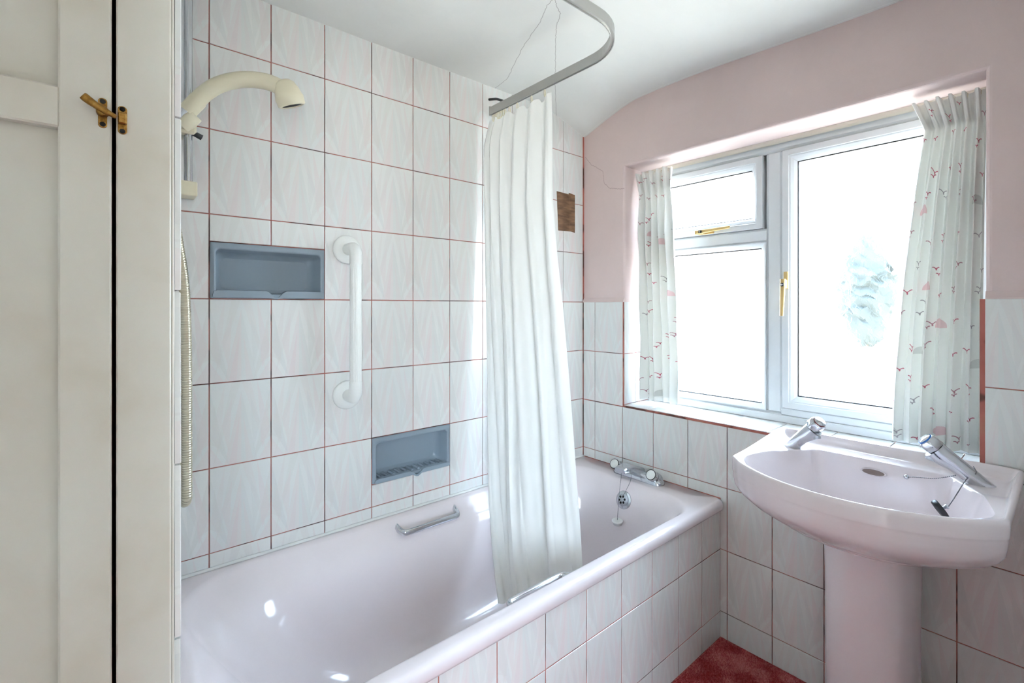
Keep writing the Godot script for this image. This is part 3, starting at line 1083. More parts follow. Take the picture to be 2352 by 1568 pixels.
func build_bath_tap() -> void:
	var t := thing("bath_tap", "chrome bath mixer tap with two white topped knobs", "tap", Vector3(0.335, 0.506, 0.055))
	var m := MB.new()
	m.grp = 0
	var c := Vector3(0.338, 0.0, 0.052)
	var loops := []
	for q in [[0.116, 0.029, 0.5064], [0.116, 0.029, 0.5110], [0.112, 0.027, 0.5180], [0.102, 0.024, 0.5260], [0.094, 0.020, 0.5320], [0.080, 0.012, 0.5350]]:
		loops.append(rrect(c.x - q[0], c.x + q[0], c.z - q[1], c.z + q[1], q[1] * 0.98, q[2], 8, 6))
	loft(m, loops, true, true, true)
	part("body", m, M.chrome, t)
	# spout
	m = MB.new()
	m.grp = -1
	loops = []
	for q in [[0.028, 0.5160, 0.5440, 0.036], [0.060, 0.5220, 0.5570, 0.031], [0.100, 0.5400, 0.5640, 0.027], [0.134, 0.5430, 0.5640, 0.0260], [0.146, 0.5430, 0.5600, 0.0255], [0.148, 0.5450, 0.5580, 0.0235]]:
		var lp := PackedVector3Array()
		var w: float = q[3]
		var cx := 0.318
		for e in [[-w, q[1] + 0.003], [-w + 0.003, q[1]], [w - 0.003, q[1]], [w, q[1] + 0.003], [w, q[2] - 0.004], [w - 0.005, q[2]], [-w + 0.005, q[2]], [-w, q[2] - 0.004]]:
			lp.append(Vector3(cx + e[0], e[1], q[0]))
		loops.append(lp)
	loft(m, loops, true, true, true)
	part("spout", m, M.chrome, t)
	for x in [0.2460, 0.4200]:
		var ax := Vector3(0.05, 0.52, 0.85).normalized()
		var at := Vector3(x, 0.5250, 0.0500)
		m = MB.new()
		m.grp = 0
		lathe(m, [Vector2(0.0230, -0.012), Vector2(0.0225, 0.010), Vector2(0.0200, 0.012), Vector2(0.0200, 0.020)], at, ax, 28)
		part("knob_base", m, M.chrome, t)
		m = MB.new()
		m.grp = 0
		lathe(m, [Vector2(0.0185, 0.018), Vector2(0.0208, 0.022), Vector2(0.0208, 0.046), Vector2(0.0200, 0.0475)], at, ax, 20)
		var kn := part("knob", m, M.chrome, t)
		m = MB.new()
		m.grp = 0
		lathe(m, [Vector2(0.0205, 0.0470), Vector2(0.0205, 0.0492), Vector2(0.0, 0.0492)], at, ax, 28)
		part("knob_rim", m, M.black_rubber, kn)
		m = MB.new()
		m.grp = 0
		lathe(m, [Vector2(0.0182, 0.0490), Vector2(0.0176, 0.0504), Vector2(0.0, 0.0512)], at, ax, 28)
		part("knob_cap", m, M.white_plastic, kn)

	var pl := thing("bath_plug", "white bath plug hanging on a chain from the mixer tap", "plug", Vector3(0.330, 0.352, 0.176))
	m = MB.new()
	m.grp = 0
	lathe(m, [Vector2(0.0, 0.0), Vector2(0.0170, 0.0), Vector2(0.0190, 0.010), Vector2(0.0215, 0.011), Vector2(0.0215, 0.0150), Vector2(0.0180, 0.0170), Vector2(0.0, 0.0175)], Vector3(0.330, 0.352, 0.178), Vector3(0.05, 1, 0.12), 24)
	part("stopper", m, M.white_plastic, pl)
	m = MB.new()
	chain(m, [Vector3(0.331, 0.370, 0.180), Vector3(0.3285, 0.45, 0.168), Vector3(0.325, 0.5360, 0.1470), Vector3(0.3150, 0.5600, 0.1300), Vector3(0.3440, 0.5560, 0.1180), Vector3(0.3480, 0.5200, 0.1150), Vector3(0.3450, 0.4780, 0.1450), Vector3(0.3400, 0.4580, 0.1600)], 0.0040, 0.0015)
	part("chain", m, M.dark_chain, pl)


# ------------------------------------------------------------------ basin
func ray_poly(poly: PackedVector2Array, c: Vector2, an: float) -> Vector2:
	var d := Vector2(cos(an), sin(an))
	var best := 0.0
	for i in poly.size():
		var hit = Geometry2D.segment_intersects_segment(c, c + d * 2.0, poly[i], poly[(i + 1) % poly.size()])
		if hit != null:
			best = maxf(best, c.distance_to(hit))
	return c + d * best


func round_poly(poly: Array, radii: Array, per := 7) -> PackedVector2Array:
	var out := PackedVector2Array()
	var n := poly.size()
	for i in n:
		var a: Vector2 = poly[(i + n - 1) % n]
		var b: Vector2 = poly[i]
		var c: Vector2 = poly[(i + 1) % n]
		var r: float = radii[i]
		if r <= 0.0:
			out.append(b)
			continue
		var p0 := b + (a - b).normalized() * minf(r, a.distance_to(b) * 0.48)
		var p1 := b + (c - b).normalized() * minf(r, c.distance_to(b) * 0.48)
		for k in per + 1:
			var t := float(k) / per
			out.append(p0.lerp(b, t).lerp(b.lerp(p1, t), t))
	return out


func build_basin() -> void:
	var cx := 1.135
	var t := thing("wash_basin", "pale pink pedestal basin under the window", "basin", Vector3(cx, 0.0, 0.17))
	# outlines in plan, x about the middle
	var outer_pts := [Vector2(-0.276, 0.003), Vector2(-0.269, 0.376)]
	var radii := [0.016, 0.010]
	for k in range(1, 16):
		var x := lerpf(-0.269, 0.269, k / 16.0)
		outer_pts.append(Vector2(x, 0.170 + sqrt(0.340 * 0.340 - x * x)))
		radii.append(0.0)
	outer_pts.append_array([Vector2(0.269, 0.376), Vector2(0.276, 0.003)])
	radii.append_array([0.010, 0.016])
	var outer := round_poly(outer_pts, radii)
	var inner_pts := [Vector2(-0.150, 0.088), Vector2(-0.172, 0.128), Vector2(-0.212, 0.190), Vector2(-0.250, 0.352)]
	var ir := [0.030, 0.03, 0.03, 0.022]
	for k in range(1, 14):
		var x := lerpf(-0.250, 0.250, k / 14.0)
		inner_pts.append(Vector2(x, 0.170 + sqrt(0.321 * 0.321 - x * x) + 0.0))
		ir.append(0.0)
	inner_pts.append_array([Vector2(0.250, 0.352), Vector2(0.212, 0.190), Vector2(0.172, 0.128), Vector2(0.150, 0.088)])
	ir.append_array([0.022, 0.03, 0.03, 0.03])
	var inner := round_poly(inner_pts, ir)
	var n := 224
	var mid := Vector2(0.0, 0.245)
	var O := PackedVector2Array()
	var I := PackedVector2Array()
	for k in n:
		var an := TAU * k / n
		O.append(ray_poly(outer, mid, an))
		I.append(ray_poly(inner, mid, an))
	var top := func(q: Vector2) -> float: return lerpf(0.8080, 0.7905, smoothstep(0.0, 0.38, q.y))
	var loops := []
	var P := func(q: Vector2, y: float) -> Vector3: return Vector3(cx + q.x, y, q.y)
	var inset := func(q: Vector2, d: float) -> Vector2: return q + (mid - q).normalized() * d
	# underside, from the middle out
	for e in [[0.10, 0.598], [0.26, 0.600], [0.40, 0.607], [0.55, 0.620], [0.68, 0.638], [0.79, 0.658], [0.88, 0.677], [0.95, 0.698], [0.978, 0.713], [0.988, 0.730], [0.994, 0.745]]:
		var lp := PackedVector3Array()
		for k in n:
			var q := Vector2(0.0, 0.17).lerp(O[k], e[0])
			q.y = maxf(q.y, 0.004)
			lp.append(P.call(q, e[1]))
		loops.append(lp)
	for e in [[0.0013, 0.7508], [0.0008, 0.7522], [0.0004, 0.7540], [0.0002, 0.7600], [0.0, 0.7720]]:
		var lp := PackedVector3Array()
		for k in n:
			var q: Vector2 = inset.call(O[k], e[0])
			q.y = maxf(q.y, 0.004)
			lp.append(P.call(q, e[1]))
		loops.append(lp)
	# rim
	for e in [[0.0, -0.0110], [0.0008, -0.0055], [0.0030, -0.0018], [0.0062, 0.0], [0.0095, -0.0002]]:
		var lp := PackedVector3Array()
		for k in n:
			var q: Vector2 = inset.call(O[k], e[0])
			q.y = maxf(q.y, 0.004)
			lp.append(P.call(q, top.call(O[k]) + e[1]))
		loops.append(lp)
	# shelf between rim and bowl
	for e in [[0.04, 0.04], [0.10, 0.45], [0.17, 0.86], [0.22, 0.97], [0.28, 1.0], [0.65, 1.0], [0.95, 1.0], [0.985, 1.08], [1.0, 1.35]]:
		var lp := PackedVector3Array()
		for k in n:
			var a: Vector2 = inset.call(O[k], 0.0095)
			var q := a.lerp(I[k], e[0])
			var wide := smoothstep(0.012, 0.06, a.distance_to(I[k]))
			var rim: float = top.call(O[k])
			var shelf := lerpf(0.7790, 0.7860, smoothstep(0.12, 0.36, O[k].y))
			lp.append(P.call(q, lerpf(rim - 0.0015 - 0.004 * e[0], lerpf(rim, shelf, minf(e[1], 1.0)) - maxf(0.0, e[1] - 1.0) * 0.008, wide)))
		loops.append(lp)
	# bowl
	for e in [[0.988, 0.0060], [0.972, 0.0160], [0.945, 0.038], [0.905, 0.070], [0.84, 0.105], [0.74, 0.135], [0.58, 0.156], [0.38, 0.168], [0.18, 0.173], [0.04, 0.174]]:
		var lp := PackedVector3Array()
		for k in n:
			var c := Vector2(0.0, 0.235)
			var q := c.lerp(I[k], e[0])
			lp.append(P.call(q, lerpf(0.7745, 0.7830, smoothstep(0.1, 0.36, I[k].y)) - e[1]))
		loops.append(lp)
	var m := MB.new()
	m.grp = 0
	loft(m, loops, true, true, true)
	part("bowl", m, M.pink_ceramic, t)
	# overflow slot in the back of the bowl
	m = MB.new()
	m.grp = 0
	var sn := Vector3(0.0, 0.42, 0.9).normalized()
	lathe(m, [Vector2(0.0300, -0.0030), Vector2(0.0290, 0.0005), Vector2(0.0262, 0.0006), Vector2(0.0235, -0.0024), Vector2(0.0, -0.0030)], Vector3(1.1290, 0.7500, 0.1015), sn, 32, Vector2(1.0, 0.30), Vector3.RIGHT)
	var slot := part("overflow_slot", m, M.pink_ceramic, t)
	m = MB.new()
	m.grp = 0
	lathe(m, [Vector2(0.0250, 0.0), Vector2(0.0, 0.0002)], Vector3(1.1290, 0.7500, 0.1015) - sn * 0.0008, sn, 32, Vector2(1.0, 0.30), Vector3.RIGHT)  # flat disc, its colour stands for the shade in the slot
	part("shade_disc", m, M.slot_shade, slot)
	# pedestal
	m = MB.new()
	m.grp = 0
	loops = []
	for e in [[0.0, 0.112, 0.118], [0.012, 0.111, 0.117], [0.03, 0.104, 0.110], [0.08, 0.0985, 0.106], [0.30, 0.0975, 0.108], [0.45, 0.0985, 0.112], [0.55, 0.1000, 0.115], [0.615, 0.1010, 0.117]]:
		var lp := PackedVector3Array()
		for k in 64:
			var an := TAU * k / 64
			var ca := cos(an)
			var sa := sin(an)
			lp.append(Vector3(cx + signf(ca) * pow(absf(ca), 0.62) * e[1], e[0], 0.142 + signf(sa) * pow(absf(sa), 0.75) * e[2]))
		loops.append(lp)
	loft(m, loops, true, true, true)
	part("pedestal", m, M.pink_ceramic, t)
	basin_tap("basin_tap", "chrome basin tap beside the bath end of the window sill", Vector3(0.930, 0.7796, 0.112), Vector3(0.078, 0.088, 0.036), "red_ring")
	basin_tap("basin_tap", "chrome basin tap with a blue ring and a plug chain round it", Vector3(1.340, 0.7796, 0.112), Vector3(-0.088, 0.088, 0.036), "blue_ring")
	# plug on its chain
	var pl := thing("basin_plug", "black basin plug lying in the bowl on a ball chain", "plug", Vector3(1.285, 0.72, 0.25))
	m = MB.new()
	m.grp = 0
	var ax := Vector3(0.72, 0.52, -0.35).normalized()
	var at := Vector3(1.2890, 0.7470, 0.2700)
	lathe(m, [Vector2(0.0, -0.006), Vector2(0.0185, -0.006), Vector2(0.0200, -0.003), Vector2(0.0205, 0.003), Vector2(0.0190, 0.005), Vector2(0.0, 0.006)], at, ax, 28)
	part("stopper", m, M.black_rubber, pl)
	m = MB.new()
	m.grp = 0
	lathe(m, [Vector2(0.0035, 0.005), Vector2(0.0035, 0.011), Vector2(0.0055, 0.013), Vector2(0.0050, 0.016), Vector2(0.0, 0.017)], at, ax, 14)
	part("shank", m, M.dull_chrome, pl)
	m = MB.new()
	var tb := Vector3(1.340, 0.7796, 0.112) + Vector3(-0.088, 0.088, 0.036).normalized() * 0.036
	chain(m, [at + ax * 0.018, Vector3(1.3080, 0.7680, 0.2150), tb + Vector3(0.004, -0.010, 0.0205), tb + Vector3(0.0185, 0.004, 0.008), tb + Vector3(0.012, 0.0150, -0.014)], 0.0040, 0.0014)
	chain(m, [tb + Vector3(-0.016, -0.012, -0.006), Vector3(1.2600, 0.7720, 0.112), Vector3(1.2180, 0.7640, 0.1120), Vector3(1.2020, 0.7590, 0.1130)], 0.0040, 0.0014)
	part("ball_chain", m, M.dark_chain, pl)
	m = MB.new()
	m.grp = 0
	lathe(m, [Vector2(0.0058, -0.003), Vector2(0.0060, 0.001), Vector2(0.0042, 0.003), Vector2(0.0, 0.0034)], Vector3(1.2010, 0.7585, 0.1075), sn, 18)
	part("chain_stay", m, M.chrome, pl)


func basin_tap(called: String, label: String, base: Vector3, lean: Vector3, ring: String) -> void:
	var t := thing(called, label, "tap", base, "basin taps")
	var ax := lean.normalized()
	var len_ := lean.length()
	var side := ax.cross(Vector3.UP).normalized()      # level, across the tap
	var under := side.cross(ax).normalized()
	if under.y > 0.0:
		under = -under
	var m := MB.new()
	m.grp = 0
	# body: round barrel cut level at the foot, widening to the spout underneath
	var loops := []
	for k in 13:
		var q := k / 12.0
		var c := base + ax * (0.010 + q * (len_ - 0.028))
		var r := lerpf(0.0190, 0.0186, q)
		var lp := PackedVector3Array()
		for i in 28:
			var an := TAU * i / 28
			var d := side * cos(an) * r + under * sin(an) * r
			if sin(an) > 0.0:                      # spout swells below the upper half
				d += under * sin(an) * 0.010 * smoothstep(0.35, 0.85, q)
			var v := c + d
			if k == 0 or v.y < base.y:
				v = v + ax * ((base.y - v.y) / ax.y)
			lp.append(v)
		loops.append(lp)
	loft(m, loops, true, true, true)
	part("barrel", m, M.chrome, t)
	m = MB.new()
	m.grp = 0
	var nose := base + ax * (len_ - 0.026) + under * 0.022
	lathe(m, [Vector2(0.0095, -0.004), Vector2(0.0095, 0.0085), Vector2(0.0082, 0.0100), Vector2(0.0070, 0.0100), Vector2(0.0065, 0.0040), Vector2(0.0, 0.0040)], nose, under.lerp(Vector3.DOWN, 0.55), 20)
	part("nozzle", m, M.dull_chrome, t)
	m = MB.new()
	m.grp = 0
	lathe(m, [Vector2(0.0178, -0.0190), Vector2(0.0178, -0.0160)], base + ax * len_, ax, 28)
	part("seal_ring", m, M.black_rubber, t)
	m = MB.new()
	loops = []
	for e in [[-0.0170, 0.0185], [-0.0150, 0.0208], [0.0060, 0.0204], [0.0100, 0.0172]]:
		var lp := PackedVector3Array()
		for i in 24:
			var an := TAU * i / 24
			var r: float = e[1] * (1.0 + 0.07 * cos(an * 6.0))
			lp.append(base + ax * (len_ + e[0]) + side * cos(an) * r + under * sin(an) * r)
		loops.append(lp)
	m.grp = 0
	loft(m, loops, true, true, true)
	var head := part("head", m, M.chrome, t)
	m = MB.new()
	m.grp = 0
	lathe(m, [Vector2(0.0164, 0.0090), Vector2(0.0164, 0.0128), Vector2(0.0, 0.0128)], base + ax * len_, ax, 28)
	part("colour_ring", m, M[ring], head)
	m = MB.new()
	m.grp = 0
	lathe(m, [Vector2(0.0154, 0.0120), Vector2(0.0150, 0.0140), Vector2(0.0, 0.0150)], base + ax * len_, ax, 28)
	part("cap", m, M.chrome, head)


# ------------------------------------------------------------------ shower
func build_shower_rail() -> void:
	var t := thing("shower_rail", "grey metal shower curtain rail bent over the bath", "curtain rail", Vector3(0.35, 1.951, 0.567))
	var pts := [Vector3(0.022, 0, 0.566), Vector3(0.10, 0, 0.566), Vector3(0.20, 0, 0.566), Vector3(0.35, 0, 0.566), Vector3(0.50, 0, 0.566)]
	for k in range(1, 14):
		var a := PI / 2 * k / 13
		pts.append(Vector3(0.52 + sin(a) * 0.167, 0, 0.733 - cos(a) * 0.167))
	for z in [0.85, 1.0, 1.2, 1.4, 1.6, 1.634]:
		pts.append(Vector3(0.687, 0, z))
	var m := MB.new()
	var loops := []
	for i in pts.size():
		var d: Vector3 = (pts[mini(i + 1, pts.size() - 1)] - pts[maxi(i - 1, 0)]).normalized()
		var s := d.cross(Vector3.UP)
		var lp := PackedVector3Array()
		# tall channel open underneath
		for q in [[-0.006, 0.0], [-0.0035, 0.0], [-0.0035, 0.004], [0.0035, 0.004], [0.0035, 0.0], [0.006, 0.0], [0.0062, 0.028], [0.0045, 0.0305], [-0.0045, 0.0305], [-0.0062, 0.028]]:
			lp.append(pts[i] + s * q[0] + Vector3(0, 1.951 + q[1], 0))
		loops.append(lp)
	loft(m, loops, true, true, true)
	part("channel", m, M.satin_rail, t)
	part("end_stop", box(Vector3(0.016, 1.9480, 0.5585), Vector3(0.0235, 1.9840, 0.5735), 0.001), M.satin_rail, t)
	m = MB.new()
	m.grp = 0
	tube(m, smooth_path([Vector3(0.0, 2.0200, 0.5600), Vector3(0.02, 2.0160, 0.5560), Vector3(0.045, 2.0080, 0.5560), Vector3(0.075, 1.992, 0.5600), Vector3(0.10, 1.978, 0.5660)], 5), 0.0048, 10)
	part("support_arm", m, M.black_rubber, t)
	for z in [1.45]:
		m = MB.new()
		tube(m, [Vector3(0.687, 1.975, z), Vector3(0.687, 2.075, z)], 0.006, 10)
		part("ceiling_stay", m, M.satin_rail, t)

	var c := thing("shower_curtain", "plain white shower curtain gathered against the tiled wall", "shower curtain", Vector3(0.20, 0.25, 0.57))
	m = MB.new()
	m.grp = 0
	var nx := 150
	var ny := 84
	loops = []
	# edges by height: [y, left x, left z, right x, right z]
	var keys := [[1.925, 0.030, 0.578, 0.352, 0.566], [1.82, 0.018, 0.597, 0.357, 0.566], [1.58, 0.024, 0.598, 0.361, 0.567], [1.36, 0.034, 0.599, 0.384, 0.567], [1.20, 0.042, 0.600, 0.408, 0.569], [0.93, 0.056, 0.600, 0.438, 0.572], [0.66, 0.066, 0.605, 0.468, 0.578], [0.50, 0.105, 0.632, 0.492, 0.586], [0.36, 0.200, 0.690, 0.512, 0.596], [0.26, 0.300, 0.745, 0.520, 0.604]]
	for j in ny + 1:
		var y := lerpf(1.925, 0.26, j / float(ny))
		var k := 0
		while k < keys.size() - 2 and keys[k + 1][0] > y:
			k += 1
		var w: float = clampf(inverse_lerp(keys[k][0], keys[k + 1][0], y), 0.0, 1.0)
		var e := []
		for i in 5:
			e.append(lerpf(keys[k][i], keys[k + 1][i], w))
		var down := 1.0 - (y - 0.26) / 1.665
		var lp := PackedVector3Array()
		for i in nx + 1:
			var s := i / float(nx)
			# tight folds near the wall, wide ones at the free edge
			var ph := TAU * (5.4 * pow(s, 0.75))
			var amp := lerpf(0.010, 0.017, smoothstep(0.0, 0.25, down)) * lerpf(1.0, 0.45, smoothstep(0.50, 0.95, down))
			var fold := sin(ph + 0.6 * sin(down * 5.0)) * amp * lerpf(0.8, 1.25, s)
			fold += sin(TAU * (2.3 * s + 0.15) + down * 1.4) * 0.022 * smoothstep(0.15, 0.9, down)
			fold += sin(TAU * (13.0 * s) + y * 5.0) * 0.0022
			var sag := 0.0
			if j < 3:
				sag = -0.012 * (0.5 - 0.5 * cos(TAU * s * 9.0)) * (1.0 - j / 3.0)
			var edge := smoothstep(0.0, 0.03, s) * smoothstep(0.0, 0.02, 1.0 - s)
			var bulge := sin(PI * s) * 0.03 * down
			lp.append(Vector3(lerpf(e[1], e[3], s) + 0.004 * sin(ph * 2.0 + y * 4.0), y + sag, lerpf(e[2], e[4], s) + fold * lerpf(0.35, 1.0, edge) + bulge * lerpf(0.35, 1.0, edge)))
		loops.append(lp)
	loft(m, loops, false, false, false, false, false)
	part("cloth", m, M.shower_cloth, c)
	for x in [0.034, 0.044, 0.052, 0.060, 0.069, 0.078, 0.087, 0.097, 0.107, 0.132, 0.176, 0.252, 0.318]:
		m = MB.new()
		m.grp = 0
		var ring := []
		for k in 11:
			var a := TAU * k / 10.0
			ring.append(Vector3(x + 0.002 * sin(a), 1.9350 + cos(a) * 0.0125, 0.566 + sin(a) * 0.0055))
		tube(m, ring, 0.0016, 7, false)
		part("hook", m, M.cream_plastic, c)


func build_shower() -> void:
	var t := thing("shower_riser", "chrome shower riser rail with cream brackets beside the painted post", "shower rail", Vector3(0.04, 1.48, 1.56))
	var m := MB.new()
	m.grp = 0
	tube(m, [Vector3(0.045, 1.490, 1.5535), Vector3(0.045, 2.06, 1.5535)], 0.0085, 18)
	part("rail", m, M.chrome, t)
	m = MB.new()
	cbox(m, Vector3(0.0305, 1.490, 1.5600), Vector3(0.0365, 2.06, 1.5740), 0.001)
	cbox(m, Vector3(0.0365, 1.490, 1.5600), Vector3(0.0400, 2.06, 1.5630), 0.0005)
	cbox(m, Vector3(0.0365, 1.490, 1.5700), Vector3(0.0400, 2.06, 1.5740), 0.0005)
	part("channel", m, M.chrome, t)
	part("foot_bracket", box(Vector3(0.0004, 1.4840, 1.5360), Vector3(0.0560, 1.5200, 1.5850), 0.002), M.cream_plastic, t)
	var s := part("slider", box(Vector3(0.026, 1.6380, 1.5380), Vector3(0.0620, 1.7050, 1.5780), 0.006), M.cream_plastic, t)
	m = MB.new()
	m.grp = 0
	lathe(m, [Vector2(0.016, -0.022), Vector2(0.019, 0.0), Vector2(0.017, 0.020), Vector2(0.0, 0.020)], Vector3(0.078, 1.664, 1.556), Vector3(0.25, 0.55, -0.5), 24)
	part("cradle", m, M.cream_plastic, s)
	m = MB.new()
	m.grp = 0
	lathe(m, [Vector2(0.006, -0.02), Vector2(0.007, 0.012), Vector2(0.0, 0.013)], Vector3(0.050, 1.6400, 1.5370), Vector3(0.1, -0.4, -0.9), 16)
	part("clamp_knob", m, M.black_rubber, s)

	var h := thing("shower_handset", "cream curved shower handset clipped on its riser rail", "shower head", Vector3(0.075, 1.66, 1.57))
	m = MB.new()
	m.grp = 0
	var path := smooth_path([Vector3(0.0840, 1.6930, 1.5540), Vector3(0.0979, 1.7310, 1.5270), Vector3(0.1093, 1.7590, 1.4960), Vector3(0.1207, 1.7795, 1.4540), Vector3(0.1321, 1.7870, 1.4120), Vector3(0.1420, 1.7830, 1.3780), Vector3(0.1500, 1.7700, 1.3540)], 7)
	var rad := []
	for i in path.size():
		rad.append(lerpf(0.0185, 0.0205, i / float(path.size() - 1)))
	tube(m, path, rad, 24)
	part("handle", m, M.cream_plastic, h)
	m = MB.new()
	m.grp = 0
	var da := Vector3(0.30, 0.78, -0.55).normalized()
	tube(m, [Vector3(0.0840, 1.6930, 1.5540) - da * 0.012, Vector3(0.0840, 1.6930, 1.5540) + da * 0.028], [0.0195, 0.0200], 24)
	part("collar", m, M.cream_plastic, h)
	m = MB.new()
	m.grp = 0
	tube(m, [Vector3(0.0840, 1.6930, 1.5540) - da * 0.058, Vector3(0.0840, 1.6930, 1.5540) - da * 0.034, Vector3(0.0840, 1.6930, 1.5540) - da * 0.010], [0.0100, 0.0135, 0.0135], 20)
	part("hose_nut", m, M.chrome, h)
	var fd := Vector3(-0.10, -0.92, -0.37).normalized()
	var hc := Vector3(0.1560, 1.7640, 1.3490)
	m = MB.new()
	m.grp = 0
	lathe(m, [Vector2(0.0, -0.034), Vector2(0.014, -0.032), Vector2(0.024, -0.024), Vector2(0.0310, -0.006), Vector2(0.0345, 0.008), Vector2(0.0350, 0.010)], hc, fd, 32)
	part("head", m, M.cream_plastic, h)
	m = MB.new()
	m.grp = 0
	lathe(m, [Vector2(0.0352, 0.009), Vector2(0.0358, 0.012), Vector2(0.0340, 0.030), Vector2(0.0300, 0.0330), Vector2(0.0270, 0.0325), Vector2(0.0262, 0.0290), Vector2(0.0, 0.0290)], hc, fd, 32)
	var ring := part("face_ring", m, M.cream_plastic, h)
	m = MB.new()
	m.grp = 0
	lathe(m, [Vector2(0.0258, 0.0280), Vector2(0.0255, 0.0300), Vector2(0.0, 0.0305)], hc, fd, 28)
	part("spray_plate", m, M.dark_gap, ring)

	var ho := thing("shower_hose", "ribbed chrome shower hose hanging in a loop over the bath", "shower hose", Vector3(0.09, 0.715, 1.56))
	m = MB.new()
	var hp := [Vector3(0.070, 1.640, 1.5900), Vector3(0.085, 1.50, 1.5960), Vector3(0.092, 1.38, 1.5830), Vector3(0.096, 1.26, 1.5690), Vector3(0.098, 1.10, 1.5640), Vector3(0.098, 0.92, 1.5635), Vector3(0.096, 0.80, 1.5630)]
	for k in 9:
		var a := PI * k / 8.0
		hp.append(Vector3(0.074 + cos(a) * 0.022, 0.748 - sin(a) * 0.022, 1.5630 + k * 0.0006))
	hp.append_array([Vector3(0.050, 0.84, 1.572), Vector3(0.040, 1.00, 1.590), Vector3(0.035, 1.10, 1.610)])
	m.grp = 0
	ribbed(m, smooth_path(hp, 14), 0.0118, 0.0058)
	part("spiral", m, M.hose_metal, ho)


func ribbed(m: MB, path: Array, r: float, pitch: float) -> void:
	# a hose of round ridges
	var pts := []
	var run := 0.0
	var step := pitch / 6.0
	var want := 0.0
	for i in path.size() - 1:
		var l: float = path[i].distance_to(path[i + 1])
		while want <= run + l and l > 0.0:
			pts.append(path[i].lerp(path[i + 1], (want - run) / l))
			want += step
		run += l
	var rad := []
	for i in pts.size():
		rad.append(r * (0.90 + 0.10 * absf(sin(PI * i / 6.0))))
	tube(m, pts, rad, 16)


func build_grab_bar() -> void:
	var t := thing("grab_bar", "white upright grab bar with round flanges on the tiles", "grab bar", Vector3(0.0, 0.90, 1.131))
	var zc := 1.1310
	var off := 0.0720
	var m := MB.new()
	m.grp = 0
	# fluted tube
	var loops := []
	for y in [0.970, 1.342]:
		var lp := PackedVector3Array()
		for k in 96:
			var a := TAU * k / 96
			var r := 0.0168 + 0.00045 * signf(sin(a * 24.0))
			lp.append(Vector3(off + cos(a) * r, y, zc + sin(a) * r))
		loops.append(lp)
	loft(m, loops, true, true, true)
	part("tube", m, M.white_plastic, t)
	for e in [[0.9270, 1.0], [1.3850, -1.0]]:
		m = MB.new()
		m.grp = 0
		lathe(m, [Vector2(0.0445, 0.0006), Vector2(0.0450, 0.0050), Vector2(0.0420, 0.0095), Vector2(0.0300, 0.0130), Vector2(0.0, 0.0140)], Vector3(0.0, e[0], zc), Vector3.RIGHT, 40)
		part("flange", m, M.white_plastic, t)
		m = MB.new()
		m.grp = 0
		var pts := [Vector3(0.010, e[0], zc), Vector3(0.030, e[0], zc), Vector3(0.048, e[0], zc)]
		for k in range(1, 8):
			var a := PI / 2 * k / 7
			pts.append(Vector3(0.048 + sin(a) * (off - 0.048), e[0] + e[1] * (1.0 - cos(a)) * 0.024, zc))
		pts.append(Vector3(off, e[0] + e[1] * 0.050, zc))
		tube(m, pts, 0.0185, 28)
		part("elbow", m, M.white_plastic, t)


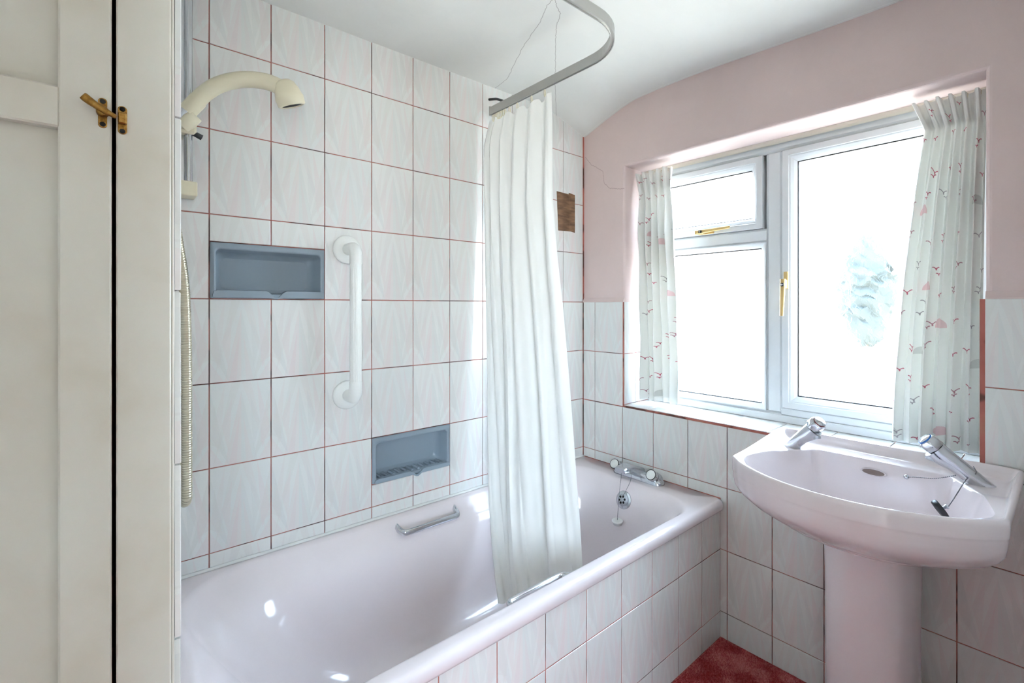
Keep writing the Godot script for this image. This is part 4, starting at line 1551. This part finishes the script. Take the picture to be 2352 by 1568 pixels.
# ------------------------------------------------------------------ soap dishes set into the wall
func build_soap_dish(label: String, z0: float, y0: float, ribs: bool) -> void:
	# z0: the edge away from the window; y0: bottom edge
	var w := 0.304
	var h := 0.1535
	var t := thing("soap_dish", label, "soap dish", Vector3(0.0, y0, z0 - w / 2), "grey soap dishes set into the tiles")
	var F := func(q: Vector3) -> Vector3: return Vector3(q.z, y0 + q.y, z0 - q.x)
	var rl := func(i: Array, r: float, d: float) -> PackedVector3Array:    # i: inset at left, right, bottom, top
		var lp := PackedVector3Array()
		for v in rrect(i[0], w - i[1], i[2], h - i[3], r, 0.0, 6, 6):
			lp.append(F.call(Vector3(v.x, v.z, d)))
		return lp
	var low := 0.010 if ribs else 0.012
	var m := MB.new()
	m.grp = 0
	var g := 0.0015
	loft(m, [rl.call([g, g, g, g], 0.003, -0.012), rl.call([g, g, g, g], 0.003, 0.0010), rl.call([g + 0.002, g + 0.002, g + 0.002, g + 0.002], 0.004, 0.0035), rl.call([0.008, 0.008, 0.008, 0.010], 0.008, 0.0045), rl.call([0.0105, 0.0105, low, 0.0145], 0.011, 0.0060), rl.call([0.0135, 0.0135, low + 0.002, 0.0180], 0.012, 0.0050), rl.call([0.0150, 0.0150, low + 0.003, 0.0195], 0.012, 0.0000), rl.call([0.0190, 0.0190, low + 0.004, 0.0230], 0.014, -0.040), rl.call([0.0240, 0.0240, low + 0.008, 0.0280], 0.016, -0.056), rl.call([0.0340, 0.0340, low + 0.016, 0.0380], 0.016, -0.062)], true, false, true, false, false)
	# turned towards the room
	var s := 0.0
	for i in range(0, m.t.size(), 3):
		s += (m.p[m.t[i + 1]] - m.p[m.t[i]]).cross(m.p[m.t[i + 2]] - m.p[m.t[i]]).x
	if s > 0.0:
		m.flip()
	part("tray", m, M.grey_ceramic, t)
	# front lip with a drain notch
	var lip := 0.024 if not ribs else 0.0185
	var notch := w * 0.54
	var poly := [[0.006, 0.005], [0.012, 0.0025], [notch - 0.020, 0.0022], [notch - 0.004, -0.0005 if not ribs else -0.006], [notch + 0.004, -0.0005 if not ribs else -0.006], [notch + 0.018, 0.0022], [w - 0.012, 0.0025], [w - 0.006, 0.005], [w - 0.009, lip - 0.003], [w - 0.016, lip], [notch + 0.027, lip], [notch + 0.019, lip - 0.004], [notch + 0.006, 0.0065 if not ribs else 0.001], [notch - 0.006, 0.0065 if not ribs else 0.001], [notch - 0.019, lip - 0.004], [notch - 0.027, lip], [0.016, lip], [0.009, lip - 0.003]]
	var strips := []
	var mid_n := poly.size() / 2
	m = MB.new()
	# made of slices so that the notch stays open
	for k in mid_n - 1:
		var a: Array = poly[k]
		var b: Array = poly[k + 1]
		var c: Array = poly[poly.size() - 2 - k]
		var d: Array = poly[poly.size() - 1 - k]
		strips.append([a, b, c, d])
	for q in strips:
		m.open_shell()
		var ids := []
		for dz in [-0.004, 0.0105]:
			for e in q:
				var pinch := 0.0 if dz < 0.0 else 0.0012
				ids.append(m.v(F.call(Vector3(e[0], e[1] + (pinch if e[1] < 0.006 else -pinch), dz))))
		for k in 4:
			m.quad(ids[k], ids[(k + 1) % 4], ids[4 + (k + 1) % 4], ids[4 + k])
		m.quad(ids[0], ids[1], ids[2], ids[3])
		m.quad(ids[4], ids[5], ids[6], ids[7])
		var cc := Vector3.ZERO
		for i in ids:
			cc += m.p[i] / 8.0
		m.face_from_inside(cc)
	part("drain_lip", m, M.grey_ceramic, t)
	if ribs:
		for k in 11:
			var x := 0.034 + k * 0.0236
			m = MB.new()
			m.grp = 0
			tube(m, [F.call(Vector3(x, low + 0.005, -0.004)), F.call(Vector3(x, low + 0.006, -0.044))], 0.0050, 12)
			part("rib", m, M.grey_ceramic, t)


func build_tape() -> void:
	var t := thing("tape_patch", "brown parcel tape stuck over the tiles beside the shower curtain", "tape", Vector3(0.001, 1.54, 0.12))
	for q in [[[0.1790, 1.7190], [0.0900, 1.7160], [0.0890, 1.5480], [0.1690, 1.5450], 0.0006], [[0.1000, 1.7230], [0.0594, 1.7190], [0.0594, 1.5450], [0.0960, 1.5490], 0.0013]]:
		var m := MB.new()
		m.open_shell()
		var n := 10
		var grid := []
		for x in [0.0003, q[4] + 0.0004]:
			var rows := []
			for j in n + 1:
				var row := []
				for i in 5:
					var a := Vector2(q[0][0], q[0][1]).lerp(Vector2(q[1][0], q[1][1]), i / 4.0)
					var b := Vector2(q[3][0], q[3][1]).lerp(Vector2(q[2][0], q[2][1]), i / 4.0)
					var c := a.lerp(b, j / float(n))
					row.append(m.v(Vector3(x + (0.0007 * absf(sin(j * 1.9 + i * 2.3)) if x > 0.0004 else 0.0), c.y, c.x)))
				rows.append(row)
			grid.append(rows)
		for j in n:
			for i in 4:
				m.quad(grid[1][j][i], grid[1][j][i + 1], grid[1][j + 1][i + 1], grid[1][j + 1][i])
				m.quad(grid[0][j][i], grid[0][j + 1][i], grid[0][j + 1][i + 1], grid[0][j][i + 1])
		for j in n:
			m.quad(grid[0][j][0], grid[1][j][0], grid[1][j + 1][0], grid[0][j + 1][0])
			m.quad(grid[0][j][4], grid[0][j + 1][4], grid[1][j + 1][4], grid[1][j][4])
		for i in 4:
			m.quad(grid[0][0][i], grid[0][0][i + 1], grid[1][0][i + 1], grid[1][0][i])
			m.quad(grid[0][n][i], grid[1][n][i], grid[1][n][i + 1], grid[0][n][i + 1])
		m.close_shell()
		part("strip", m, M.brown_tape, t)


# ------------------------------------------------------------------ cupboard at the foot of the bath
func build_cupboard() -> void:
	var part_wall := setting("wall_partition", "partition at the head of the bath with tiled return", "wall")
	part("painted_plaster", box(Vector3(-0.01, 0.0, 1.6460), Vector3(0.7000, 2.12, 1.6960)), M.pink_paint_plain, part_wall)
	var f := Transform3D(Basis(Vector3(-1, 0, 0), Vector3.UP, Vector3(0, 0, -1)), Vector3(0, 0, 1.6385))
	tile_field(part_wall, f, lines(-0.7290, TW, -0.7290, -0.001), lines(ROW0, TH, 0.507, 2.10), [], -0.7290, ROW0)

	var t := thing("airing_cupboard", "off white painted cupboard with a brass catch at the head of the bath", "cupboard", Vector3(0.735, 0.0, 1.82))
	var x := 0.7350
	# post and head of the cupboard frame
	var m := MB.new()
	cbox(m, Vector3(0.7000, 0.0, 1.6500), Vector3(x, 2.12, 1.7043), 0.0015)
	cbox(m, Vector3(0.7000, 0.0, 1.6462), Vector3(x - 0.0030, 2.12, 1.6502), 0.001)
	part("post", m, M.gloss_paint, t)
	part("head_rail", box(Vector3(0.7000, 1.985, 1.7043), Vector3(x, 2.12, 1.96), 0.0015), M.gloss_paint, t)
	part("post", box(Vector3(0.7000, 0.0, 1.9550), Vector3(x, 2.12, ROOM_Z), 0.0015), M.gloss_paint, t)
	# door: stiles, rails and set back panels
	var d := part("door", box(Vector3(0.7020, 0.02, 1.7084), Vector3(x, 1.980, 1.7557), 0.002), M.gloss_paint, t)
	part("stile", box(Vector3(0.7020, 0.02, 1.9000), Vector3(x, 1.980, 1.9510), 0.002), M.gloss_paint, d)
	for q in [[0.02, 0.16], [0.68, 0.76], [1.4110, 1.4580], [1.90, 1.980]]:
		part("rail", box(Vector3(0.7020, q[0], 1.7540), Vector3(x - 0.0004, q[1], 1.9020), 0.002), M.gloss_paint, d)
	for q in [[0.16, 0.68], [0.76, 1.4110], [1.4580, 1.90]]:
		part("panel", box(Vector3(0.7040, q[0] - 0.002, 1.7530), Vector3(x - 0.0135, q[1] + 0.002, 1.9030)), M.gloss_paint, d)
	# brass catch: turn button on the door, keep on the post
	var c := MB.new()
	catch_plate(c, x, 1.4365, 1.7168, 0.0355, 0.0086)
	var cat := part("catch", c, M.old_brass, t, "tarnished brass turn catch")
	c = MB.new()
	c.grp = 0
	lathe(c, [Vector2(0.0062, 0.0015), Vector2(0.0062, 0.0075), Vector2(0.0050, 0.0100), Vector2(0.0, 0.0105)], Vector3(x, 1.4370, 1.7168), Vector3.RIGHT, 20)
	tube(c, smooth_path([Vector3(x + 0.0085, 1.4325, 1.7045), Vector3(x + 0.0100, 1.4350, 1.7110), Vector3(x + 0.0110, 1.4375, 1.7168), Vector3(x + 0.0130, 1.4430, 1.7270), Vector3(x + 0.0150, 1.4480, 1.7345)], 5), [0.0024, 0.0026, 0.0027, 0.0028, 0.003, 0.0033, 0.0036, 0.0037, 0.0037, 0.0037, 0.0037, 0.0038, 0.004, 0.0041, 0.0043, 0.0045, 0.0046, 0.0047, 0.0047, 0.0046, 0.0040], 14)
	part("turn_lever", c, M.old_brass, cat)
	for y in [1.4230, 1.4500]:
		c = MB.new()
		c.grp = 0
		lathe(c, [Vector2(0.0030, 0.0018), Vector2(0.0026, 0.0028), Vector2(0.0, 0.0030)], Vector3(x, y, 1.7168), Vector3.RIGHT, 14)
		part("screw", c, M.dark_gap, cat)
	c = MB.new()
	catch_plate(c, x, 1.4325, 1.6985, 0.0340, 0.0092)
	var keep := part("keep", c, M.old_brass, t, "tarnished brass keep plate")
	c = MB.new()
	cbox(c, Vector3(x + 0.001, 1.4270, 1.6945), Vector3(x + 0.0068, 1.4405, 1.7030), 0.0012)
	part("keep_bridge", c, M.old_brass, keep)
	for y in [1.4190, 1.4455]:
		c = MB.new()
		c.grp = 0
		lathe(c, [Vector2(0.0030, 0.0018), Vector2(0.0026, 0.0028), Vector2(0.0, 0.0030)], Vector3(x, y, 1.6985), Vector3.RIGHT, 14)
		part("screw", c, M.dark_gap, keep)


func catch_plate(m: MB, x: float, y: float, z: float, tall: float, wide: float) -> void:
	# rounded end plate on a face that looks along +x
	var loops := []
	for e in [[0.0, 0.0], [0.0, 0.0014], [0.0006, 0.0020]]:
		var lp := PackedVector3Array()
		for k in 24:
			var a := TAU * k / 24
			var r: float = wide / 2 - e[0]
			var cy := (tall - wide) / 2 * (1.0 if sin(a) >= 0.0 else -1.0)
			lp.append(Vector3(x + e[1], y + cy + sin(a) * r, z + cos(a) * r))
		loops.append(lp)
	m.grp = -1
	loft(m, loops, true, true, true)


# ------------------------------------------------------------------ scene
func _ready() -> void:
	rng.seed = 11
	# camera: level, shifted lens
	var cam := Camera3D.new()
	cam.name = "camera"
	cam.projection = Camera3D.PROJECTION_FRUSTUM
	cam.near = 0.05
	cam.far = 60.0
	var f := 1094.81
	cam.size = 0.05 * 1568.0 / f
	cam.frustum_offset = Vector2((1176.0 - 1167.12) / f, -(784.0 - 703.08) / f) * 0.05
	cam.position = Vector3(1.48101, 1.20656, 1.71494)
	cam.rotation = Vector3(0, 0.868442, 0)
	add_child(cam)
	cam.current = true
	# bright overcast sky
	var env := Environment.new()
	env.background_mode = Environment.BG_SKY
	var sky := Sky.new()
	var sm := ProceduralSkyMaterial.new()
	sm.sky_top_color = Color(0.80, 0.90, 1.0)
	sm.sky_horizon_color = Color(0.90, 0.955, 1.0)
	sm.sky_curve = 0.12
	sm.ground_horizon_color = Color(0.80, 0.80, 0.78)
	sm.ground_bottom_color = Color(0.72, 0.72, 0.70)
	sm.ground_curve = 0.1
	sm.sky_energy_multiplier = 1.0
	sm.ground_energy_multiplier = 1.0
	sky.sky_material = sm
	env.sky = sky
	env.background_energy_multiplier = 1.0
	env.tonemap_mode = Environment.TONE_MAPPER_LINEAR
	env.tonemap_exposure = 34.0
	env.sdfgi_enabled = true
	env.ssao_enabled = true
	env.ssil_enabled = true
	var we := WorldEnvironment.new()
	we.name = "world_environment"
	we.environment = env
	add_child(we)

	make_materials()
	build_room()
	build_window()
	build_cupboard()
	build_bath()
	build_basin()
	build_curtains()
	build_shower_rail()
	build_shower()
	build_grab_bar()
	build_soap_dish("grey recessed soap dish beside the grab bar flange", 1.5029, 1.2264, false)
	build_soap_dish("grey ribbed soap dish just above the bath grip", 1.0469, 0.6205, true)
	build_bath_tap()
	build_tape()
	build_outside()
